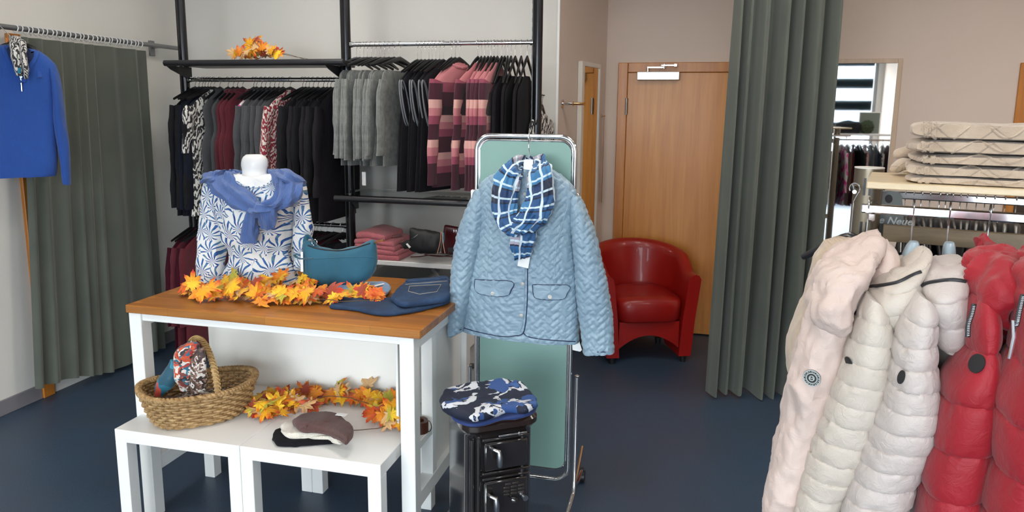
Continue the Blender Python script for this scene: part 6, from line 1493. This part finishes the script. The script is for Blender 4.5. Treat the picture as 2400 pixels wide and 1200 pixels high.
for k in range(20):
    x = bx0+.08+k*.07
    g = garment('dress', 'long', '%s dress from the left on the rack seen in the tall mirror, %s' % (ob[k], nm_[k % 10]), mats_[k % 10], (x, .54, RZ+.012), sl=.5, seed=80+k, group='dresses seen in the mirror'); g.rotation_euler = (0, 0, random.uniform(-.2, .2))
    if k == 0: h_ = newhanger(); h_.location = (x, .54, RZ+.012); hm = h_
    else: h_ = dup(hm, (x, .54, RZ+.012), random.uniform(-.1, .1))
    h_['label'] = '%s hanger from the left on the rack seen in the tall mirror' % ob[k]; h_['group'] = 'hangers seen in the mirror'
fx = [1.72, 1.98]
for k, x in enumerate(fx):
    P = [(x-.15, .45), (x, .42), (x+.13, .45), (x+.14, .6), (x, .7), (x-.15, .62)]
    solo('folded_pullover', ruffle(pillow(P, RZ+.083, .10+.04*k, .2, 40, .03), crease(.012, (14, 14, 14), k)), [mat('taupe_knit', '4E4038', .9), BLACKK][k], ['taupe folded pullovers on the rack seen in the tall mirror', 'black folded pullovers heaped on the rack seen in the tall mirror'][k], 'clothing')
pb = thing('boxwood_ball', 'round green boxwood ball plant on the rack seen in the tall mirror', 'plant', (2.2, .56, RZ+.082))
bv_ = bmesh.new(); bmesh.ops.create_icosphere(bv_, subdivisions=4, radius=.085); V = np.array([v.co[:] for v in bv_.verts]); F = [tuple(v.index for v in f.verts) for f in bv_.faces]; bv_.free()
V = V*(1+.16*fbm(V*60, 3))[:, None]+np.array([2.2, .56, RZ+.082+.085]); part('foliage', (V, F, None), mat('boxwood_green', '2C3A20', .8, bump=.6, bscale=90), pb, False)
part('pot', lathe([(0.03, 0), (.04, .0), (.045, .03), (.03, .032)], (2.2, .56, RZ+.082), 16), mat('pot_dark', '2A2A2A', .6), pb)
t = thing('frame_sign', 'framed grey board standing on the rack seen in the tall mirror', 'sign', (2.25, .45, RZ+.082))
part('panel', box(2.13, 2.37, .440, .452, RZ+.0825, RZ+.35, .001), mat('board_grey_green', '6E7870', .5), t, False)
part('frame', merge(box(2.12, 2.13, .438, .455, RZ+.0825, RZ+.36), box(2.37, 2.38, .438, .455, RZ+.0825, RZ+.36), box(2.13, 2.37, .438, .455, RZ+.35, RZ+.36)), TAGW, t, False)
# street and building outside
struct('ground', box(-40, 60, -60, YF-.1, -.3, -.1), mat('asphalt', '77787A', .9, bump=.2, bscale=20))
bd = thing('apartment_building', 'pale building with banded balconies across the street, seen in the tall mirror', 'building', (7, -22, 0))
part('facade', box(2, 13, -30, -22, 0, 5.2), mat('facade_pale', 'C9CED2', .8), bd, False)
for k in range(5):
    z = .9+k*.9
    part('balcony_slab', box(2, 13, -22.9, -22.0, z, z+.42), mat('slab_white', 'DDE0E2', .7), bd, False)
    part('window_strip', box(2.2, 12.8, -22.05, -21.98, z+.45, z+.86), mat('window_blue', '8FA6B2', .7), bd, False)
ct = thing('site_container', 'blue grey corrugated container outside, seen in the tall mirror', 'container', (9.3, -19, 0))
part('box_body', merge(box(7.6, 11, -20, -18, -.1, 3.0)), mat('container_blue', '7E97A6', .5), ct, False)
part('rib', merge(*[box(7.6+.2*k, 7.68+.2*k, -17.999, -17.95, 0, 2.9) for k in range(17)]), mat('container_rib', '93AAB6', .5), ct, False)['kind'] = 'stuff'
# ceiling spotlights over the shop floor (warm)
for i, (x, y) in enumerate(((-.6, 3.2), (.9, 3.4), (1.9, 3.9), (-2.2, 2.6))):
    t = thing('ceiling_lamp', 'round warm ceiling lamp %s' % ['above the rolling mirror', 'above the tall curtain', 'near the beige wall', 'above the white table'][i], 'lamp', (x, y, ZC-.06))
    part('housing', lathe([(.09, .0), (.095, .01), (.095, .058), (0, .0595)], (x, y, ZC-.06), 24), WHITE2, t)
    dm = NT('lamp_disc'); dm.set('Emission Color', (1, .78, .52, 1)); dm.set('Emission Strength', 40.0)
    part('diffuser', lathe([(0, -.002), (.085, -.002), (.085, .0)], (x, y, ZC-.06), 24), dm.m, t)

# square glowing ceiling panels, added out of view to brighten the back walls
for i, (x, y) in enumerate(((-2.2, .6), (-2.2, 3.3), (.3, .6), (-.9, 2.1), (.3, 3.4), (2.4, 1.2), (2.4, 3.6))):
    t = thing('added_fill_panel', 'square white fill panel added on the ceiling, number %s counted from the street side' % ORD[i], 'lamp', (x, y, ZC-.03), 'added ceiling fill panels')
    part('frame', merge(box(x-.31, x+.31, y-.31, y+.31, ZC-.03, ZC-.0005, .002)), WHITE2, t, False)
    pm = bpy.data.materials.get('fill_panel_glow') or (lambda q: (q.set('Emission Color', (1, .95, .89, 1)), q.set('Emission Strength', 15.0), q.m)[2])(NT('fill_panel_glow'))
    part('diffuser', box(x-.29, x+.29, y-.29, y+.29, ZC-.034, ZC-.0305), pm, t, False)
